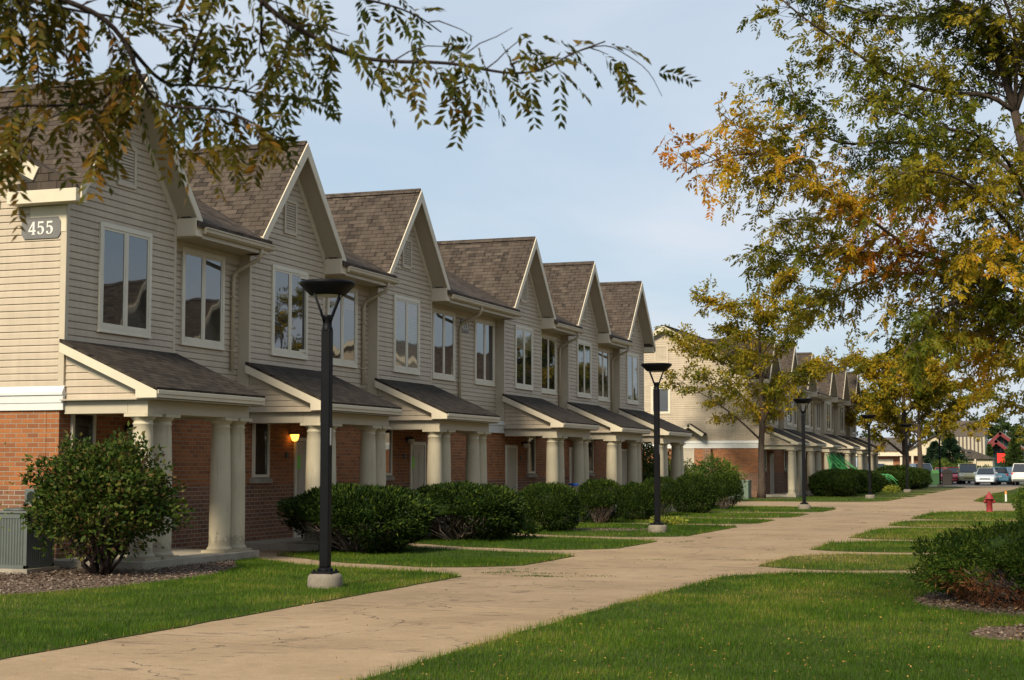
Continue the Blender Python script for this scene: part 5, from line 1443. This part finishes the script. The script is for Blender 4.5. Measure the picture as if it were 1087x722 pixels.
# ------------------------------------------------------------------ bins and cars in the lot
def bin_(loc, mat, lidmat, w_, label, round_top):
    o = empty('trash_bin', loc, 0, label, 'bin')
    MB().prism([(-w_ / 2, 0, .02), (w_ / 2, 0, .02), (w_ / 2 + .03, 0, 1.0), (-w_ / 2 - .03, 0, 1.0)], (0, .75, 0)).build('body', mat, o, .02)
    if round_top:
        MB().prism([(-w_ / 2 - .05, -.03, 1.002), (w_ / 2 + .05, -.03, 1.002), (w_ / 2 - .02, -.03, 1.28), (w_ / 2 - .25, -.03, 1.38), (-w_ / 2 + .25, -.03, 1.38), (-w_ / 2 + .02, -.03, 1.28)], (0, .82, 0)).build('lid', lidmat, o, .03)
    else: MB().prism([(-w_ / 2 - .05, -.03, 1.002), (w_ / 2 + .05, -.03, 1.002), (w_ / 2 - .1, -.03, 1.32), (-w_ / 2 + .15, -.03, 1.30)], (0, .82, 0)).build('lid', lidmat, o, .02)
    return o
M['bingreen'] = plain('green_plastic', (.02, .075, .022), .5, .1, 5); M['binlid'] = plain('green_lid', (.055, .19, .05), .5, .1, 5); M['binbrown'] = plain('brown_plastic', (.018, .014, .012), .6, .1, 5)
bin_((-11.75, 140.5, 0), M['bingreen'], M['binlid'], .75, 'green bin with a light green lid beside the farthest lamp post', False)
bin_((-10.75, 140.6, 0), M['binbrown'], M['binbrown'], .75, 'dark brown round-topped bin beside the green bin', True)

def paint(name, c): return plain(name, c, .3, .05, 2, coat=.6)
CARP = {k: paint(k + '_car_paint', c) for k, c in dict(silver=(.50, .55, .60), lightblue=(.14, .33, .46), white=(.72, .71, .68), tan=(.26, .24, .12), red=(.38, .02, .03), purple=(.12, .06, .14), grey=(.075, .085, .10), bluegrey=(.17, .22, .28), maroon=(.26, .015, .03), teal=(.05, .10, .13)).items()}
def car(kind, col, loc, rz, label):
    o = empty('parked_car', (loc[0], loc[1], .006), R(rz), label, 'car', 'cars parked in the lot')
    if kind == 'sedan': L, st, cab, H = 4.6, [(-2.3, .36, .74, .70), (-2.2, .26, .93, .82), (-1.5, .22, 1.0, .88), (0, .2, .98, .89), (1.0, .22, .95, .88), (1.75, .24, .84, .85), (2.2, .28, .70, .76), (2.3, .36, .60, .66)], ((-1.80, 1.12), (-1.05, .30), .985, 1.45), 1.45
    elif kind == 'hatch': L, st, cab, H = 4.1, [(-2.05, .36, .9, .74), (-1.95, .26, 1.02, .83), (-1.3, .22, 1.04, .87), (0, .2, 1.0, .87), (.95, .22, .97, .86), (1.6, .26, .84, .82), (1.95, .30, .72, .72), (2.05, .38, .62, .62)], ((-1.98, 1.1), (-1.70, .35), 1.01, 1.5), 1.5
    else: L, st, cab, H = 4.8, [(-2.4, .42, 1.0, .86), (-2.3, .32, 1.12, .93), (-1.3, .28, 1.12, .95), (0, .28, 1.1, .95), (1.0, .28, 1.08, .94), (1.9, .32, 1.0, .90), (2.3, .36, .86, .82), (2.4, .44, .74, .72)], ((-2.32, 1.15), (-2.15, .42), 1.10, 1.82), 1.82
    b = MB(); ring = []
    for x, zb, zt, hw in st:
        ring.append([(x, -hw * .93, zb), (x, -hw, zb + (zt - zb) * .35), (x, -hw * .98, zb + (zt - zb) * .75), (x, -hw * .86, zt), (x, hw * .86, zt), (x, hw * .98, zb + (zt - zb) * .75), (x, hw, zb + (zt - zb) * .35), (x, hw * .93, zb)])
    vs = [p for r_ in ring for p in r_]
    fs = [(i * 8 + k, i * 8 + (k + 1) % 8, (i + 1) * 8 + (k + 1) % 8, (i + 1) * 8 + k) for i in range(len(ring) - 1) for k in range(8)]
    fs += [tuple(range(8))[::-1], tuple(range((len(ring) - 1) * 8, len(ring) * 8))]
    b.add(vs, fs, True)
    body = b.build('body', CARP[col], o, .03)
    (xb0, xb1), (xt0, xt1), z0, z1 = cab; hb, ht = .80 if kind != 'suv' else .86, .60 if kind != 'suv' else .70
    C8 = [(xb0, -hb, z0), (xb1, -hb * .95, z0), (xb1, hb * .95, z0), (xb0, hb, z0), (xt0, -ht, z1), (xt1, -ht, z1), (xt1, ht, z1), (xt0, ht, z1)]
    MB().add(C8, [(0, 1, 5, 4), (1, 2, 6, 5), (2, 3, 7, 6), (3, 0, 4, 7), (4, 5, 6, 7)]).build('windows', M['carglass'], o)
    rf = MB().prism([(xt0 - .05, -ht - .02, z1 - .02), (xt1 + .06, -ht - .02, z1 - .02), (xt1 + .06, ht + .02, z1 - .02), (xt0 - .05, ht + .02, z1 - .02)], (0, 0, .055))
    rf.build('roof', CARP[col], o, .02)
    pl = MB()
    for s in (-1, 1):
        for a, c in ((C8[0], C8[4]), (C8[1], C8[5])): pl.tube([(a[0], s * abs(a[1]) * 1.0, a[2] - .02), (c[0], s * abs(c[1]), c[2])], .04, 6)
        xm = (xb0 + xb1) / 2 - .1; pl.tube([(xm, s * hb * .985, z0 - .02), (xm, s * ht, z1)], .04, 6)
    build_split(pl, 'pillar', CARP[col], o)
    wx = L * .29; wr = .32 if kind != 'suv' else .37
    for x in (-wx, wx):
        for s in (-1, 1):
            t = MB().lathe([(wr * .62, -.11), (wr, -.10), (wr, .10), (wr * .62, .11)], (0, 0, 0), 18, True, 'y').build('wheel', M['cablack'], o); t.location = (x, s * .80 * (1 if kind != 'suv' else 1.07), wr)
            MB().lathe([(wr * .6, -.10), (wr * .58, .10), (.05, .105)], (0, 0, 0), 12, True, 'y').build('rim', M['rim'], t)
    e = st[-2]; f = st[1]
    for s in (-1, 1):
        MB().box((e[0] - .06, s * e[3] * .55, e[2] - .16), (e[0] + .075, s * e[3] * .93, e[2] - .03)).build('headlight', M['headlight'], o, .015)
        MB().box((f[0] - .085, s * f[3] * .62, f[2] - .24), (f[0] + .05, s * f[3] * .96, f[2] - .06)).build('taillight', M['taillight'], o, .01)
        MB().box((.92, s * hb * 1.0, z0 - .0), (1.07, s * (hb + .17), z0 + .13)).build('mirror', CARP[col], o, .02)
    MB().box((st[-1][0] - .03, -.42, .52), (st[-1][0] + .03, .42, .60)).build('grille', M['dark'], o)
    MB().box((st[-1][0] - .02, -.25, .40), (st[-1][0] + .025, .25, .50)).box((st[0][0] - .025, -.25, .62), (st[0][0] + .02, .25, .75)).build('number_plate', M['plate'], o) if False else MB().box((st[0][0] - .025, -.26, .66), (st[0][0] + .02, .26, .80)).build('number_plate', M['plate'], o)
    MB().box((st[-1][0] - .12, -.72, .30), (st[-1][0] + .05, .72, .42)).build('front_bumper', CARP[col] if kind != 'suv' else M['acgrey'], o, .03)
    MB().box((st[0][0] - .07, -.80, .36), (st[0][0] + .1, .80, .54)).build('rear_bumper', CARP[col] if kind != 'suv' else M['acgrey'], o, .03)
    return o
for a in [('sedan', 'silver', (-7.7, 143.2), -90, 'silver white sedan facing the walkway, nearest parked car'),
          ('hatch', 'lightblue', (-6.35, 147.2), 78, 'light blue hatchback seen from behind with a red tail light'),
          ('suv', 'white', (-4.55, 144.6), 86, 'white sport utility vehicle seen from behind at the right edge'),
          ('suv', 'tan', (-9.75, 151.5), -84, 'olive and silver minivan left of the silver sedan'),
          ('hatch', 'red', (-11.1, 152.5), -80, 'red hatchback left of the olive minivan'),
          ('sedan', 'maroon', (-12.4, 156.8), -84, 'dark red car behind the red hatchback'),
          ('hatch', 'purple', (-10.9, 158.5), -85, 'dark purple car squeezed behind the olive minivan'),
          ('suv', 'bluegrey', (-14.0, 153.5), -72, 'blue-grey minivan behind the two bins'),
          ('sedan', 'grey', (-16.0, 150.4), -60, 'dark grey sedan left of the bins'),
          ('sedan', 'red', (-17.3, 161), -70, 'red car half hidden behind the dark grey sedan'),
          ('suv', 'bluegrey', (-18.0, 152.2), -80, 'pale blue-grey sport utility vehicle behind the golden tree trunks'),
          ('sedan', 'maroon', (-22.4, 158.5), 80, 'dark red car showing its roof above the last yews'),
          ('sedan', 'teal', (-5.4, 153.0), 85, 'dark teal car behind the light blue hatchback')]: car(*a)

# ------------------------------------------------------------------ buildings beyond the lot
M['cream'] = mk_siding('cream_siding', (.56, .48, .33)); M['rooffar'] = mk_shingle('grey_brown_shingles', (.10, .085, .075), (.075, .065, .058), (.14, .12, .10))
M['hallred'] = plain('hall_red_trim', (.15, .012, .014), .5, .1, 2); M['hallglass'] = NT('hall_glass').bsdf((.012, .035, .036), .1, ior=1.6)
M['hallroof'] = plain('hall_roof', (.16, .15, .14), .8, .15, 1); M['dkbrown'] = mk_siding('brown_cladding', (.10, .08, .068))
lb = empty('garage_building', (-18, 186, 0), 0, 'long low cream and brick building beyond the parked cars', 'building')
MB().box((-6, 0, 0), (-.9, 6, 2.75)).box((-.898, .6, 0), (2.2, 6, 2.75)).box((2.202, 0, 0), (5.2, 6, 2.75)).build('brick_wall', M['brick'], lb)
MB().box((-6.2, -.3, 2.76), (5.4, 6.2, 3.3)).build('eave_band', M['cream'], lb)
r_ = MB(); r_.prism([(-6.4, -.5, 3.31), (-6.4, 2.9, 4.9), (-6.4, 6.4, 3.31)], (5.9, 0, 0)); r_.build('roof', M['rooffar'], lb)
g_ = MB(); g_.prism([(-.45, -.2, 3.31), (5.6, -.2, 3.31), (2.55, -.2, 5.0)], (0, 6.4, 0)); g_.build('gable', M['cream'], lb)
rr_ = MB()
for s in (-1, 1): rr_.slab([(2.55, -.5, 5.14), (2.55, 6.5, 5.14), (2.55 + s * 3.5, 6.5, 3.2), (2.55 + s * 3.5, -.5, 3.2)][::(1 if s < 0 else -1)], .12)
build_split(rr_, 'gable_roof', M['rooffar'], lb)
MB().box((-4.1, -.08, 0), (-2.1, -.01, 2.4)).build('garage_door', M['trim'], lb); MB().box((3.1, -.08, 0), (3.9, -.01, 2.3)).build('side_door', M['fascia'], lb)
for x in (-5.7, -1.15, 1.9, .1): MB().lathe([(.16, 0), (.14, 2.75)], (x, -.6 if x < 1 else -.12, 0), 12).build('column', M['fascia'], lb)
MB().box((-6.2, -.9, 2.751), (-.6, -.302, 3.05)).build('canopy', M['fascia'], lb)
tb = empty('brown_block', (-16.2, 236, 0), 0, 'tall brown-topped block with pale vertical strips behind the golden trees', 'building')
MB().box((-3, 0, 0), (3.4, 7, 5.8)).build('lower_wall', M['beam'], tb); MB().box((-3.1, -.1, 5.802), (3.5, 7.1, 8.0)).build('upper_wall', M['dkbrown'], tb)
st_ = MB()
for k in range(12): MB().box((-2.8 + k * .52, -.14, 2.4), (-2.6 + k * .52, -.005, 5.75)).build('window_strip', M['dkbrown'], tb)
cw = empty('cream_wing', (-12.6, 214, 0), 0, 'small cream gabled wing with slatted front right of the dark evergreens', 'building')
MB().box((-1.6, 0, 0), (1.9, 5, 2.5)).build('wall', M['cream'], cw)
cr_ = MB(); cr_.prism([(-2.0, -.4, 2.502), (2.3, -.4, 2.502), (.9, -.4, 3.0), (-1.0, -.4, 3.75)], (0, 5.8, 0)); cr_.build('roof', M['rooffar'], cw)
for k in range(7): MB().box((.0 + k * .27, -.07, .3), (.1 + k * .27, -.003, 2.4)).build('batten', M['trim'], cw)
MB().box((-1.2, -.05, 0), (-.5, -.002, 2.1)).build('door', M['brick'], cw); MB().lathe([(.12, 0), (.12, 2.5)], (-.2, -.35, 0), 10).build('post', M['fascia'], cw)
ha = empty('gabled_hall', (-12.55, 280, 0), 0, 'hall with double red gable trim and dark glass front at the far right', 'building')
MB().prism([(-2.9, 0, 0), (3.2, 0, 0), (3.2, 0, 4.3), (.15, 0, 6.7), (-2.9, 0, 4.3)], (0, .3, 0)).build('glass_front', M['hallglass'], ha)
MB().prism([(-3.4, .31, 0), (6.5, .31, 0), (6.5, .31, 4.2), (3.2, .31, 4.9), (.15, .31, 7.1), (-3.4, .31, 4.3)], (0, 12, 0)).build('hall_body', M['hallroof'], ha)
for pts, w_ in ((((-3.2, -.9, 4.5), (-.1, -.9, 7.3), (3.7, -.9, 4.4)), .5), (((-3.2, -1.6, 3.5), (-.75, -1.6, 6.0), (2.4, -1.6, 3.4)), .5)):
    t_ = MB(); t_.beam(pts[0], pts[1], .5, w_); build_split(t_, 'red_rake', M['hallred'], ha); t_ = MB(); t_.beam(pts[2], pts[1], .5, w_); build_split(t_, 'red_rake', M['hallred'], ha)
    t_ = MB(); t_.slab([(pts[0][0], pts[0][1] - .2, pts[0][2] + .05), (pts[1][0], pts[1][1] - .2, pts[1][2] + .05), (pts[1][0], .3, pts[1][2] + .05), (pts[0][0], .3, pts[0][2] + .05)], .04); t_.build('roof', M['hallroof'], ha)
    t_ = MB(); t_.slab([(pts[1][0], pts[1][1] - .2, pts[1][2] + .05), (pts[2][0], pts[2][1] - .2, pts[2][2] + .05), (pts[2][0], .3, pts[2][2] + .05), (pts[1][0], .3, pts[1][2] + .05)], .04); t_.build('roof', M['hallroof'], ha)
for a, b in (((-2.5, -.06, 4.4), (2.0, -.06, 2.4)), ((2.6, -.06, 4.4), (-2.2, -.06, 2.4)), ((-2.4, -.06, 4.6), (2.9, -.06, 4.6)), ((0, -.06, 0), (0, -.06, 2.6)), ((-1.6, -.06, 0), (-1.6, -.06, 3.2)), ((1.7, -.06, 0), (1.7, -.06, 3.2))):
    MB().tube([a, b], .09, 6).build('mullion', M['dark'], ha)
for k in range(6): MB().box((-1.9 + k * .75, -.1, 4.75), (-1.82 + k * .75, -.01, 5.4 + (.9 if 1 < k < 4 else 0))).build('gable_mullion', M['hallred'], ha)
sg = empty('red_sign', (-12.5, 277.8, 1.9), 0, 'bright red square sign hanging in the hall entrance', 'sign')
MB().box((-.62, 0, .25), (.62, .12, 1.75)).build('panel', M['redsign'], sg); MB().box((-.05, .03, 1.752), (.03, .09, 2.6)).build('hanger', M['dark'], sg)
